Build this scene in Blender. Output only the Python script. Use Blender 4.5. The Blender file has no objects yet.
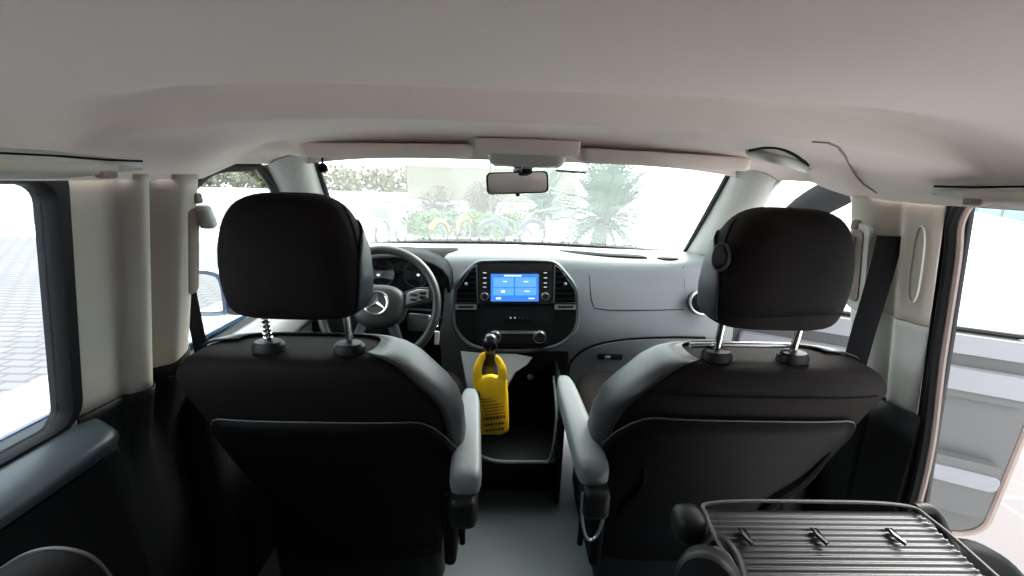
import bpy, bmesh, math, random
from mathutils import Vector, Matrix
random.seed(7)
PI = math.pi
V = Vector
S = bpy.context.scene
COL = S.collection

# ------------------------------------------------------------------ camera
F = 400.0
CP = V((-.06, 0, 1.12))
yw, pt, rl = (math.radians(a) for a in (1.5, 15, 1.8))
cf = V((math.sin(yw)*math.cos(pt), math.cos(yw)*math.cos(pt), -math.sin(pt)))
cr0 = V((math.cos(yw), -math.sin(yw), 0)); cu0 = cr0.cross(cf)
cr = cr0*math.cos(rl) + cu0*math.sin(rl)
cu = -cr0*math.sin(rl) + cu0*math.cos(rl)
cam = bpy.data.cameras.new('camera'); cam.sensor_width = 36; cam.lens = 36*F/1024
cam.clip_start = .01; cam.clip_end = 500
co = bpy.data.objects.new('camera', cam); COL.objects.link(co)
m = Matrix((cr, cu, -cf)).transposed().to_4x4(); m.translation = CP
co.matrix_world = m
S.camera = co

def ray(px, py): return cf + cr*(px-512)/F - cu*(py-288)/F
def atY(px, py, y):
    d = ray(px, py); return CP + d*((y-CP.y)/d.y)
def atX(px, py, x):
    d = ray(px, py); return CP + d*((x-CP.x)/d.x)
def atZ(px, py, z):
    d = ray(px, py); return CP + d*((z-CP.z)/d.z)
def at_plane(px, py, p, n):
    d = ray(px, py); return CP + d*((p-CP).dot(n)/d.dot(n))

# ------------------------------------------------------------------ materials
def mat(name, col, rough=.5, metal=0, spec=.5, noise=0, nscale=60, bump=0, bscale=400, sheen=0, emit=None, estr=0, coat=0, col2=None):
    M = bpy.data.materials.new(name); M.use_nodes = True
    nt = M.node_tree; b = nt.nodes['Principled BSDF']
    b.inputs['Base Color'].default_value = (*col, 1); b.inputs['Roughness'].default_value = rough
    b.inputs['Metallic'].default_value = metal; b.inputs['Specular IOR Level'].default_value = spec
    b.inputs['Sheen Weight'].default_value = sheen; b.inputs['Coat Weight'].default_value = coat
    if emit: b.inputs['Emission Color'].default_value = (*emit, 1); b.inputs['Emission Strength'].default_value = estr
    tc = nt.nodes.new('ShaderNodeTexCoord')
    if noise or col2:
        n = nt.nodes.new('ShaderNodeTexNoise'); n.inputs['Scale'].default_value = nscale; n.inputs['Detail'].default_value = 4
        nt.links.new(tc.outputs['Object'], n.inputs['Vector'])
        r = nt.nodes.new('ShaderNodeMix'); r.data_type = 'RGBA'
        c2 = col2 or tuple(max(0, c*(1-noise)) for c in col)
        r.inputs[6].default_value = (*col, 1); r.inputs[7].default_value = (*c2, 1)
        nt.links.new(n.outputs['Fac'], r.inputs[0]); nt.links.new(r.outputs[2], b.inputs['Base Color'])
    if bump:
        n = nt.nodes.new('ShaderNodeTexNoise'); n.inputs['Scale'].default_value = bscale; n.inputs['Detail'].default_value = 2
        nt.links.new(tc.outputs['Object'], n.inputs['Vector'])
        bp = nt.nodes.new('ShaderNodeBump'); bp.inputs['Strength'].default_value = bump; bp.inputs['Distance'].default_value = .002
        nt.links.new(n.outputs['Fac'], bp.inputs['Height']); nt.links.new(bp.outputs[0], b.inputs['Normal'])
    return M

def glass(name, tint, refl=1.0, haze=0):
    M = bpy.data.materials.new(name); M.use_nodes = True
    nt = M.node_tree; nt.nodes.clear()
    o = nt.nodes.new('ShaderNodeOutputMaterial'); t = nt.nodes.new('ShaderNodeBsdfTransparent'); t.inputs[0].default_value = (*tint, 1)
    g = nt.nodes.new('ShaderNodeBsdfGlossy'); g.inputs['Roughness'].default_value = .02
    lw = nt.nodes.new('ShaderNodeLayerWeight'); lw.inputs[0].default_value = .5
    pw = nt.nodes.new('ShaderNodeMath'); pw.operation = 'POWER'; pw.inputs[1].default_value = 5
    fr = nt.nodes.new('ShaderNodeMath'); fr.operation = 'MULTIPLY_ADD'; fr.inputs[1].default_value = .6*refl; fr.inputs[2].default_value = .025*refl
    nt.links.new(lw.outputs['Facing'], pw.inputs[0]); nt.links.new(pw.outputs[0], fr.inputs[0])
    mx = nt.nodes.new('ShaderNodeMixShader')
    nt.links.new(fr.outputs[0], mx.inputs[0]); nt.links.new(t.outputs[0], mx.inputs[1]); nt.links.new(g.outputs[0], mx.inputs[2])
    last = mx
    if haze:
        tr = nt.nodes.new('ShaderNodeBsdfTranslucent'); tr.inputs[0].default_value = (.95, .97, .95, 1)
        m2 = nt.nodes.new('ShaderNodeMixShader'); m2.inputs[0].default_value = haze
        nt.links.new(mx.outputs[0], m2.inputs[1]); nt.links.new(tr.outputs[0], m2.inputs[2]); last = m2
    nt.links.new(last.outputs[0], o.inputs[0])
    return M

def paving(name, c1, c2, cm, scale, mortar=.02, rot=0, w=.5, h=.25):
    M = bpy.data.materials.new(name); M.use_nodes = True
    nt = M.node_tree; b = nt.nodes['Principled BSDF']; b.inputs['Roughness'].default_value = .85
    tc = nt.nodes.new('ShaderNodeTexCoord'); mp = nt.nodes.new('ShaderNodeMapping'); mp.inputs['Rotation'].default_value = (0, 0, rot)
    br = nt.nodes.new('ShaderNodeTexBrick'); br.inputs['Color1'].default_value = (*c1, 1); br.inputs['Color2'].default_value = (*c2, 1)
    br.inputs['Mortar'].default_value = (*cm, 1); br.inputs['Scale'].default_value = scale; br.inputs['Mortar Size'].default_value = mortar
    br.inputs['Brick Width'].default_value = w; br.inputs['Row Height'].default_value = h
    nt.links.new(tc.outputs['Object'], mp.inputs[0]); nt.links.new(mp.outputs[0], br.inputs[0]); nt.links.new(br.outputs[0], b.inputs['Base Color'])
    return M

M = {}
M['headliner'] = mat('headliner_cloth', (.77, .675, .63), .95, bump=.25, bscale=900, spec=.2, noise=.06, nscale=8)
M['beige'] = mat('beige_trim_plastic', (.455, .415, .36), .55, bump=.1, bscale=700)
M['grey_trim'] = mat('light_grey_trim_plastic', (.45, .445, .42), .5, bump=.1, bscale=700)
M['black'] = mat('black_plastic', (.005, .005, .0055), .5, bump=.15, bscale=700, spec=.25)
M['ledge'] = mat('dark_side_trim', (.05, .06, .068), .33, bump=.08, bscale=600)
M['rubber'] = mat('black_rubber', (.006, .006, .007), .6, spec=.25)
M['seal'] = mat('taupe_seal', (.22, .17, .15), .8)
M['fabric'] = mat('black_seat_fabric', (.0115, .0088, .0082), .7, bump=.4, bscale=500, noise=.3, nscale=150, spec=.07)
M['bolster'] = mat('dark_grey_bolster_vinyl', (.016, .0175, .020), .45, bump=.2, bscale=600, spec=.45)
M['ribbed'] = mat('ribbed_grey_board', (.014, .016, .018), .38)
M['shell'] = mat('black_seat_shell', (.0025, .0025, .0028), .55, bump=.1, bscale=600, spec=.06)
M['piping'] = mat('grey_piping', (.07, .065, .065), .6)
M['chrome'] = mat('chrome', (.75, .73, .70), .18, metal=1)
M['dimmetal'] = mat('dim_metal', (.07, .08, .095), .35, metal=1)
M['satin'] = mat('satin_silver', (.42, .43, .45), .32, metal=1)
M['arm'] = mat('grey_armrest_cover', (.105, .113, .122), .5, bump=.15, bscale=500)
M['dash'] = mat('grey_dashboard_plastic', (.145, .152, .16), .48, bump=.12, bscale=800)
M['dashdark'] = mat('dark_dashboard_plastic', (.005, .006, .007), .7, bump=.1, bscale=800, spec=.08)
M['bezel'] = mat('blue_grey_bezel', (.04, .048, .055), .4)
M['piano'] = mat('gloss_black', (.008, .008, .009), .15)
M['matte'] = mat('matte_black', (.003, .003, .003), .8, spec=.1)
M['floor'] = mat('grey_floor_vinyl', (.10, .115, .125), .45, bump=.1, bscale=300, noise=.15, nscale=10)
M['wheel'] = mat('black_leather', (.02, .02, .022), .42, bump=.15, bscale=500)
M['lightgrey'] = mat('pale_grey_console', (.24, .25, .26), .5)
M['yellow'] = mat('yellow_film', (1.0, .60, .012), .45)
M['ink'] = mat('brown_print', (.12, .05, .01), .6)
M['screen'] = mat('screen_blue', (.01, .02, .05), .2, emit=(.04, .22, .75), estr=.40)
M['screen_tile'] = mat('screen_tile_blue', (.02, .05, .1), .2, emit=(.10, .34, .80), estr=.45)
M['screen_white'] = mat('screen_white', (.1, .1, .1), .2, emit=(.7, .85, 1), estr=.45)
M['white'] = mat('white_plastic', (.8, .8, .8), .4)
M['lamp'] = mat('clear_lamp_lens', (.72, .74, .76), .2)
M['mirror'] = mat('mirror_glass', (.85, .87, .88), .02, metal=1)
M['bluepaint'] = mat('dark_blue_paint', (.012, .035, .085), .25, coat=1)
M['belt'] = mat('black_webbing', (.006, .006, .007), .8, spec=.2, bump=.3, bscale=900)
M['doorpanel'] = mat('grey_door_panel', (.062, .061, .063), .5, bump=.1, bscale=600)
M['doorlight'] = mat('pale_door_panel', (.16, .16, .175), .45, bump=.08, bscale=600)
M['rear_glass'] = glass('darkened_rear_glass', (.10, .10, .11))
M['windscreen'] = glass('windscreen_glass', (.90, .95, .93), haze=.026)
M['sideglass'] = glass('side_glass', (.80, .84, .83))
M['tint'] = glass('tinted_glass', (.74, .78, .80))
M['cobble'] = paving('cobble_paving', (.155, .143, .145), (.135, .126, .13), (.085, .08, .082), 2.0, .03)
M['paleslab'] = paving('pale_slab_paving', (.30, .30, .29), (.27, .27, .27), (.15, .15, .15), 2.0, .02, w=.4, h=.25)
M['concrete'] = mat('pale_concrete', (.62, .62, .61), .9, noise=.12, nscale=2)
M['asphalt'] = mat('light_asphalt', (.17, .165, .165), .9, noise=.2, nscale=3)
M['kerb'] = mat('kerb_stone', (.6, .6, .6), .85)
M['leaf'] = mat('agave_leaf', (.036, .085, .068), .5, col2=(.075, .125, .095), nscale=4)
M['hedge'] = mat('green_groundcover_leaf', (.035, .085, .022), .6, col2=(.085, .14, .04), nscale=3)
M['dry'] = mat('dry_twig', (.07, .05, .04), .9, col2=(.11, .085, .065), nscale=5)
M['farhedge'] = mat('yellow_green_leaf', (.10, .092, .05), .8, col2=(.08, .07, .042), nscale=1)
M['bark'] = mat('bark', (.16, .12, .09), .9)
M['tyre'] = mat('tyre_rubber', (.03, .035, .04), .8)
M['bikegrey'] = mat('bike_grey_paint', (.03, .04, .06), .4)
M['bikepale'] = mat('bike_pale_green_paint', (.12, .24, .15), .4)
M['orange'] = mat('orange_plastic', (.50, .17, .02), .45)
M['basket'] = mat('grey_basket', (.08, .08, .08), .6)
M['facade'] = mat('pale_facade', (.4, .4, .4), .8)
M['bluewin'] = mat('blue_window', (.03, .10, .18), .5)
M['postgrey'] = mat('post_grey', (.05, .055, .07), .5)
M['wall_far'] = mat('cream_wall', (.10, .09, .072), .9)

# ------------------------------------------------------------------ mesh helpers
class MB:
    def __init__(s): s.v = []; s.f = []
    def add(s, vs, fs):
        o = len(s.v); s.v += [V(p) for p in vs]; s.f += [tuple(i+o for i in f) for f in fs]; return s
    def grid(s, rows, wrap=False):
        n = len(rows[0]); vs = [p for r in rows for p in r]; fs = []
        for i in range(len(rows)-1):
            for j in range(n if wrap else n-1):
                a = i*n+j; b = i*n+(j+1) % n
                fs.append((a, b, b+n, a+n))
        return s.add(vs, fs)
    def loft(s, rings, cap0=True, cap1=True):
        n = len(rings[0]); s.grid(rings, True); o = len(s.v)-n*len(rings)
        if cap0: s.f.append(tuple(o+i for i in range(n))[::-1])
        if cap1: s.f.append(tuple(o+n*(len(rings)-1)+i for i in range(n)))
        return s
    def tube(s, path, r, n=10, caps=True, flat=None):
        path = [V(p) for p in path]; rings = []; T0 = None; N = None
        for i, p in enumerate(path):
            T = (path[min(i+1, len(path)-1)]-path[max(i-1, 0)]).normalized()
            if N is None:
                N = T.orthogonal().normalized() if flat is None else (V(flat)-T*T.dot(V(flat))).normalized()
            else:
                N = (N-T*T.dot(N)).normalized()
            B = T.cross(N); rr = r[i] if isinstance(r, (list, tuple)) else r
            ra, rb = rr if isinstance(rr, (list, tuple)) else (rr, rr)
            rings.append([p+N*math.cos(2*PI*k/n)*ra+B*math.sin(2*PI*k/n)*rb for k in range(n)])
        return s.loft(rings, caps, caps)
    def ring(s, c, R, r, nrm=(0, 1, 0), n=40, m=10, a0=0, a1=2*PI):
        nrm = V(nrm).normalized(); u = nrm.orthogonal().normalized() if abs(nrm.z) > .99 else V((0, 0, 1)).cross(nrm).normalized(); w = nrm.cross(u)
        c = V(c); full = abs(a1-a0-2*PI) < 1e-6; rows = []
        for i in range(n if full else n+1):
            a = a0+(a1-a0)*i/n; d = u*math.cos(a)+w*math.sin(a)
            rows.append([c+d*(R+r*math.cos(2*PI*k/m))+nrm*r*math.sin(2*PI*k/m) for k in range(m)])
        if full: rows.append(rows[0])
        return s.grid(rows, True)
    def box(s, c, size, bev=0, rot=None, seg=3):
        bm = bmesh.new(); bmesh.ops.create_cube(bm, size=1)
        for v in bm.verts: v.co = V((v.co.x*size[0], v.co.y*size[1], v.co.z*size[2]))
        if bev: bmesh.ops.bevel(bm, geom=bm.edges[:], offset=min(bev, min(size)*.49), segments=seg, profile=.5, affect='EDGES')
        bm.verts.ensure_lookup_table(); R = rot if rot else Matrix.Identity(3)
        vs = [R @ v.co+V(c) for v in bm.verts]; fs = [[v.index for v in f.verts] for f in bm.faces]; bm.free()
        return s.add(vs, fs)
    def prism(s, outline, ext, bev=0):
        """outline: 3D points of a planar loop; ext: extrusion vector; bev: inset on the far side"""
        n = len(outline); o = [V(p) for p in outline]; e = V(ext); c = sum(o, V())/n
        r = [o, [p+e*(.7 if bev else 1) for p in o]]
        if bev: r.append([p+e+(c-p).normalized()*bev for p in o])
        return s.loft(r)
    def lathe(s, c, axis, prof, n=28):
        axis = V(axis).normalized(); u = axis.orthogonal().normalized(); w = axis.cross(u); c = V(c)
        rings = [[c+axis*h+(u*math.cos(2*PI*k/n)+w*math.sin(2*PI*k/n))*r for k in range(n)] for h, r in prof]
        return s.loft(rings)
    def build(s, name, m, parent=None, sub=0, solid=0, ang=40, loc=None):
        me = bpy.data.meshes.new(name); base = V(loc) if loc else V()
        me.from_pydata([tuple(p-base) for p in s.v], [], s.f); me.validate()
        bm = bmesh.new(); bm.from_mesh(me); bmesh.ops.remove_doubles(bm, verts=bm.verts, dist=1e-6); bmesh.ops.recalc_face_normals(bm, faces=bm.faces); bm.to_mesh(me); bm.free()
        me.shade_smooth()
        me.set_sharp_from_angle(angle=math.radians(ang))
        me.materials.append(m)
        ob = bpy.data.objects.new(name, me); COL.objects.link(ob)
        if loc: ob.location = base
        if parent: setpar(ob, parent)
        if solid:
            md = ob.modifiers.new('thick', 'SOLIDIFY'); md.thickness = solid; md.offset = 0
        if sub:
            md = ob.modifiers.new('sub', 'SUBSURF'); md.levels = sub; md.render_levels = sub
        return ob

def world(o):
    mt = Matrix.LocRotScale(o.location, o.rotation_euler, o.scale)
    return world(o.parent) @ mt if o.parent else mt
def setpar(o, p):
    # keep the shape where it was built
    o.parent = p
    base = world(p).inverted() @ Matrix.LocRotScale(o.location, o.rotation_euler, o.scale)
    o.location, q, o.scale = base.decompose(); o.rotation_euler = q.to_euler()
def tag(o, label=None, cat=None, group=None, kind=None):
    for k, v in (('label', label), ('category', cat), ('group', group), ('kind', kind)):
        if v: o[k] = v
    return o
def thing(name, loc, label, cat, group=None, kind=None):
    o = bpy.data.objects.new(name, None); COL.objects.link(o); o.location = loc; o.empty_display_size = .05
    return tag(o, label, cat, group, kind)
def struct(o, label=None, cat=None): return tag(o, label, cat, None, 'structure')

def lerp(a, b, t): return a+(b-a)*t
def interp(tab, x):
    if x <= tab[0][0]: return tab[0][1:]
    for a, b in zip(tab, tab[1:]):
        if x <= b[0]:
            t = (x-a[0])/(b[0]-a[0]); return tuple(lerp(p, q, t) for p, q in zip(a[1:], b[1:]))
    return tab[-1][1:]
def smooth(t): t = max(0, min(1, t)); return t*t*(3-2*t)
def spline(pts, n=8):
    pts = [V(p) for p in pts]; out = []
    for i in range(len(pts)-1):
        p0 = pts[max(i-1, 0)]; p1 = pts[i]; p2 = pts[i+1]; p3 = pts[min(i+2, len(pts)-1)]
        for k in range(n):
            t = k/n
            out.append(.5*((2*p1)+(p2-p0)*t+(2*p0-5*p1+4*p2-p3)*t*t+(3*p1-p0-3*p2+p3)*t**3))
    out.append(pts[-1]); return out
def closed_spline(pts, n=6):
    q = [V(p) for p in pts]; N = len(q); out = []
    for i in range(N):
        p0, p1, p2, p3 = q[i-1], q[i], q[(i+1) % N], q[(i+2) % N]
        for k in range(n):
            t = k/n
            out.append(.5*((2*p1)+(p2-p0)*t+(2*p0-5*p1+4*p2-p3)*t*t+(3*p1-p0-3*p2+p3)*t**3))
    return out
def sgnpow(x, p): return math.copysign(abs(x)**p, x)
def sell(cx, cy, hx, hy, z, e=3, n=32):
    return [V((cx+hx*sgnpow(math.cos(2*PI*k/n), 2/e), cy+hy*sgnpow(math.sin(2*PI*k/n), 2/e), z)) for k in range(n)]
def rrect(x0, x1, y0, y1, r, n=5):
    pts = []
    for cx, cy, a in ((x1-r, y1-r, 0), (x0+r, y1-r, PI/2), (x0+r, y0+r, PI), (x1-r, y0+r, 1.5*PI)):
        for k in range(n+1):
            t = a+PI/2*k/n; pts.append((cx+r*math.cos(t), cy+r*math.sin(t)))
    return pts

# ------------------------------------------------------------------ headliner
EDGE = [(-1.7, .70, 1.10), (.60, .706, 1.100), (.90, .708, 1.104), (1.04, .72, 1.140), (1.163, .70, 1.145), (1.21, .66, 1.165)]
def ceil_pt(Y, v):
    xe, ze = interp(EDGE, Y); x = xe*v
    yr = .695-.11*(x/.67)**2
    k = smooth((Y-yr-.018)/.022)
    fade = 1-smooth((abs(v)-.86)/.14)
    zc = 1.232+.036*fade*smooth((Y-yr+.15)/.15)-.052*fade*k+.012*smooth((Y-yr-.05)/.3)*fade-.030*smooth((Y-1.04)/.17)
    p = 3.0; q = .526
    f = (1-min(1, abs(v))**p)**q
    if Y > 1.0:   # flattening towards the windscreen
        t = smooth((Y-1.0)/.2); f = lerp(f, 1-abs(v)**4, t)
    z = ze+(zc-ze)*f
    # hollow where the left A-pillar handle would screw on
    d = ((x+.625)/.028)**2+((Y-1.045)/.03)**2
    z += .016*math.exp(-d)
    d2 = ((x-.66)/.06)**2+((Y-.88)/.07)**2
    z += .012*math.exp(-d2)
    return V((x, Y, z))
def on_ceil(px, py, lo=.3, hi=1.2):
    prev = None
    for i in range(400):
        Y = lo+(hi-lo)*i/399; p = atY(px, py, Y); xe, ze = interp(EDGE, Y)
        if abs(p.x) > xe: continue
        if p.z >= ceil_pt(Y, p.x/xe).z: return p
    return atY(px, py, .9)
ys = [-1.7+.1*i for i in range(20)]+[.3+.02*i for i in range(8)]+[.46+.005*i for i in range(84)]+[.88+.012*i for i in range(28)]+[1.21]
vs = [math.sin(PI/2*(i/45)) if False else i/45 for i in range(-45, 46)]
def vmap(v): return math.copysign(1-(1-abs(v))**1.5, v)
rows = [[ceil_pt(Y, vmap(v)) for v in vs] for Y in ys]
rows.append([p+V((0, .010, -.022)) for p in rows[-1]])
rows2 = [[p+V((0, 0, .03+.05*(1-abs(vmap(v))))) for v, p in zip(vs, r)] for r in rows]
mb = MB().grid(rows).grid(rows2)
c = struct(mb.build('ceiling', M['headliner'], ang=60))
# roof skin above so no daylight leaks through
rows = [[V((x, Y, 1.345-.06*(abs(x)/.8)**3-(.10*max(0, (Y-.9)/.35))) ) for x in [-.78+.13*i for i in range(13)]] for Y in (-1.75, -.8, 0, .5, .9, 1.1, 1.26)]
struct(MB().grid(rows).build('trim_1', M['bluepaint'], solid=.01))
# seams in the headliner
mb = MB().tube([on_ceil(*p)-V((0, 0, .0005)) for p in ((812, 141), (828, 142), (838, 146), (845, 155), (850, 165), (856, 175), (864, 184), (878, 193))], .0022, 6)
s1 = mb.build('seam', M['seal'], c)

# ------------------------------------------------------------------ windscreen, A pillars
def ws(u, t):   # u -1..1 across, t 0 top..1 base
    hw = lerp(.61, .80, t); bow = .10*(1-u*u)*t + .02*(1-u*u)
    return V((hw*u, 1.205+.66*t+bow, 1.192-.385*t+.012*(1-u*u)))
rows = [[ws(-1+2*i/24, j/10) for i in range(25)] for j in range(11)]
struct(MB().grid(rows).build('window_1', M['windscreen'], solid=.004))
mb = MB().tube([ws(-1, t/8) for t in range(9)], .010, 8).tube([ws(1, t/8) for t in range(9)], .010, 8).tube([ws(-1+i/10, 1)+V((0, -.012, .004)) for i in range(21)], .009, 8)
struct(mb.build('trim_2', M['rubber']))
def pillar(sx):
    top_in = V((.605, 1.195, 1.192)); bot_in = V((.80, 1.87, .80))
    top_out = V((.705, 1.150, 1.142)); bot_out = V((.862, 1.675, .795))
    rows = []
    for i in range(13):
        t = i/12; a = top_in.lerp(bot_in, t); b = top_out.lerp(bot_out, t)
        bow = V((.0, -.02, .012))*math.sin(PI*t)
        mid = a.lerp(b, .5)+V((-.02, -.035, 0))
        r = [a+V((0, .02, .01)), a, a.lerp(mid, .5)+V((-.006, -.008, 0)), mid, mid.lerp(b, .5)+V((0, -.012, 0)), b, b+V((.035, .03, 0)), b+V((.035, .06, .03)), a+V((.04, .07, .03))]
        rows.append([V(((p+bow).x*sx, (p+bow).y, (p+bow).z)) for p in r])
    return MB().loft(rows).build('trim_3' if sx < 0 else 'trim_4', M['grey_trim'], ang=60)
struct(pillar(-1)); struct(pillar(1))

# ------------------------------------------------------------------ B pillars
def bp_x(z): return lerp(.738, .815, (1.12-z)/.44)
def bpillar(name, sx, prof, z0, z1, m, n=14, parent=None):
    rows = []
    for i in range(n+1):
        z = lerp(z0, z1, i/n)
        rows.append([V((sx*(bp_x(z)-d), y+.10*(z-.9)*max(0, (y-.75)/.15), z)) for y, d in prof])
    return MB().grid(rows).build(name, m, parent, solid=.004, ang=50)
def dense(prof, n=4):
    return [(p.x, p.y) for p in spline([V((a, b, 0)) for a, b in prof], n)]
profL = [(.640+(y-.645)*.87, d) for y, d in dense([(.645, 0), (.66, .004), (.70, .008), (.735, .010), (.746, .026), (.765, .040), (.785, .034), (.80, .006), (.812, -.008), (.830, .004), (.846, .038), (.865, .046), (.89, .044), (.912, .026), (.92, -.02)])]
struct(bpillar('trim_5', -1, profL, 1.112, .685, M['beige']))
profR = [(.725+(y-.725)*.90, d) for y, d in dense([(.725, 0), (.74, .008), (.765, .012), (.785, .016), (.80, .004), (.812, .000), (.825, .014), (.85, .030), (.88, .032), (.90, .022), (.912, -.02)])]
pr = struct(bpillar('trim_6', 1, profR, 1.112, .868, M['beige']))
struct(bpillar('trim_7', 1, profR, .866, .672, M['grey_trim']))
# the slim oval recess in the right pillar
ov = [V((bp_x(1.0+dz)*1-.013-0.0, .752+dy, .985+dz)) for dy, dz in [(.010*math.cos(a), .075*sgnpow(math.sin(a), .6)) for a in [2*PI*k/28 for k in range(28)]]]
ov = [V((bp_x(p.z)-.0135, p.y, p.z)) for p in ov]
MB().tube(ov+[ov[0]], .0028, 6).build('recess_rim', M['beige'], pr)
# dark lower pillar trims
profD = [(y, d+.005) for y, d in profL]
def ztop(y): return .690+.045*smooth((y-.74)/.13)
rows = [[V((-(bp_x(max(z, .55))-lerp(d, .02, min(1, q*3))), y+.10*(z-.9)*max(0, (y-.75)/.15)*(1-min(1, q*3)), z)) for y, d in profD for z in (lerp(ztop(y), 0, q),)] for q in (0, .03, .08, .2, .35, .6, 1)]
struct(MB().grid(rows).build('trim_8', M['black'], solid=.004))
profD2 = [(.700, -.01), (.715, .012), (.76, .024), (.80, .030), (.806, .022), (.815, .032), (.86, .040), (.90, .038), (.93, .015), (.935, -.03)]
rows = [[V((bp_x(max(z, .55))-d, y, z)) for y, d in profD2] for z in (.675, .6, .4, .2, 0)]
struct(MB().grid(rows).build('trim_9', M['black'], solid=.004))

# ------------------------------------------------------------------ left side: rear window, ledge, panel
def wall_x(z): return -lerp(.742, .82, (1.10-z)/.42)
def wl(y, z, d=0): return V((wall_x(z)+d, y, z))
win = rrect(-.02, .627, .690, 1.094, .028, 6)         # (y, z)
outer = rrect(-.07, .650, .671, 1.14, .05, 6)
mb = MB()
mb.loft([[wl(y, z, .0) for y, z in win], [wl(y, z, .012) for y, z in [(a+(.006 if a > 0 else -.006), b+(.004 if b > .9 else -.006)) for a, b in win]], [wl(y, z, .012) for y, z in outer], [wl(y, z, -.02) for y, z in outer], [wl(y, z, -.02) for y, z in win], [wl(y, z, .0) for y, z in win]], False, False)
wf = mb.build('wall_left', M['rubber'], ang=50); struct(wf)
struct(MB().loft([[wl(y, z, -.006) for y, z in win], [wl(y, z, -.010) for y, z in win]]).build('window_2', M['tint']))
# unseen black side wall, brought forward to narrow the window and its light
rows = [[V((wall_x(z), y, z)) for y in (-1.7, -1.0, -.06)] for z in (1.14, .9, .66, .3, 0)]
struct(MB().grid(rows).build('trim_20', M['black'], solid=.02))
# ledge below the window and the dark panel under it
prof = [(-.02, .700), (-.01, .682), (.02, .674), (.045, .665), (.064, .656), (.073, .649), (.075, .641), (.071, .632), (.05, .63)]
prof2 = [(.05, .631), (.066, .622), (.070, .5), (.072, .25), (.08, .0)]
for nm, pf, mt in (('trim_10', prof, 'ledge'), ('trim_21', prof2, 'black')):
    rows = []
    for y in [-1.7, -1, -.4, 0, .3, .45, .55, .59, .62, .64, .652, .660, .665]:
        k = 1 if y < .59 else max(0, 1-((y-.59)/.075)**2)**.5
        rows.append([V((wall_x(.68)+(d if d < 0 else d*lerp(.55, 1, k)), y, z)) for d, z in pf])
    struct(MB().grid(rows).build(nm, M[mt], solid=.004, ang=50))
# upper strip between rear window frame and roof
# wall_back with a window (behind the camera)
o1 = [V((x, -1.7, z)) for x, z in rrect(-.80, .80, -.0, 1.25, .05)]
i1 = [V((x, -1.7, z)) for x, z in rrect(-.62, .62, .70, 1.12, .06)]
wb = MB().loft([o1, i1, [p-V((0, .03, 0)) for p in i1], [p-V((0, .03, 0)) for p in o1], o1], False, False).build('wall_back', M['black']); struct(wb)
struct(MB().loft([[p-V((0, .012, 0)) for p in i1], [p-V((0, .016, 0)) for p in i1]]).build('window_3', M['rear_glass']))  # unseen rear pane, tint deepened to hold back light from behind
# unseen right side, drawn forward into the door opening to cut rear light
rows = [[V((bp_x(z), y, z)) for y in (-1.7, .10)] for z in (1.14, .9, .68, .4, 0)]
struct(MB().grid(rows).build('wall_right', M['black'], solid=.02))

# outer skin of the body on the left, and the sill under the right door opening
rows = [[V((-x, y, z)) for y in (-1.72, -.5, .3, .66, .95, 1.74)] for z, x in ((.70, .845), (.66, .875), (.4, .90), (0, .90), (-.25, .86))]
struct(MB().grid(rows).build('trim_15', M['bluepaint'], solid=.01))
rows = [[V((-(bp_x(z)+.035), y, z)) for y in (.72, .8, .90)] for z in (1.16, 1.05, .9, .75, .60)]
struct(MB().grid(rows).build('trim_16', M['rubber'], solid=.01))
rows = [[V((bp_x(z)+.035, y, z)) for y in (.712, .8, .89)] for z in (1.16, 1.05, .9, .75, .60, 0)]
struct(MB().grid(rows).build('trim_17', M['rubber'], solid=.01))
struct(MB().box((.80, 1.30, .06), (.10, .95, .18), .02).build('trim_18', M['black']))
struct(MB().box((.775, .985, .27), (.10, .16, .50), .03).build('trim_19', M['black']))
struct(MB().box((-.79, .965, .30), (.10, .24, .64), .03).build('trim_22', M['black']))

# ------------------------------------------------------------------ floor
fl = MB().box((0, .1, -.02), (1.62, 3.6, .04), .0).build('floor', M['floor']); struct(fl)
struct(MB().box((0, 0, -.08), (1.66, 3.7, .06)).build('trim_11', M['matte']))

# ------------------------------------------------------------------ left front door (closed)
belt = [(.92, .668), (1.2, .672), (1.7, .70)]
rows = []
for y in (.93, 1.1, 1.3, 1.5, 1.72):
    zb = interp(belt, y)[0]
    rows.append([V((-.835, y, zb)), V((-.815, y, zb+.002)), V((-.775, y, zb-.02)), V((-.755, y, zb-.06)), V((-.765, y, .5)), V((-.75, y, .42)), V((-.77, y, .3)), V((-.78, y, .05))])
d1 = struct(MB().grid(rows).build('door_1', M['doorpanel'], solid=.006))
MB().tube([V((-.832, y, interp(belt, y)[0]+.006)) for y in (.92, 1.1, 1.3, 1.5, 1.70)], [(.008, .012)]*5, 8).build('belt_strip', M['rubber'], d1)
# window frame: from the B pillar along the roof rail, down the A pillar
frm = [V((-.765, .925, 1.08)), V((-.755, 1.0, 1.125)), V((-.735, 1.10, 1.135)), V((-.735, 1.17, 1.125)), V((-.80, 1.42, .96)), V((-.865, 1.68, .76)), V((-.87, 1.72, .70))]
MB().tube(spline(frm, 6), [(.012, .016)]*37, 8).build('window_frame', M['rubber'], d1)
gl = [frm[0]+V((-.004, 0, 0))]+frm[1:]+[V((-.845, 1.2, .672)), V((-.838, .92, .668))]
gl = [p-V((.006, 0, 0)) for p in gl]
struct(MB().loft([gl, [p-V((.004, 0, 0)) for p in gl]]).build('window_4', M['sideglass']))
rows = [[p+V((.004, 0, .004)) for p in (V((-.832, y, zb)), V((-.812, y, zb+.002)), V((-.775, y, zb-.02)), V((-.755, y, zb-.06)), V((-.757, y, zb-.085)))] for y in (.93, 1.1, 1.3, 1.5, 1.70) for zb in (interp(belt, y)[0],)]
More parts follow.
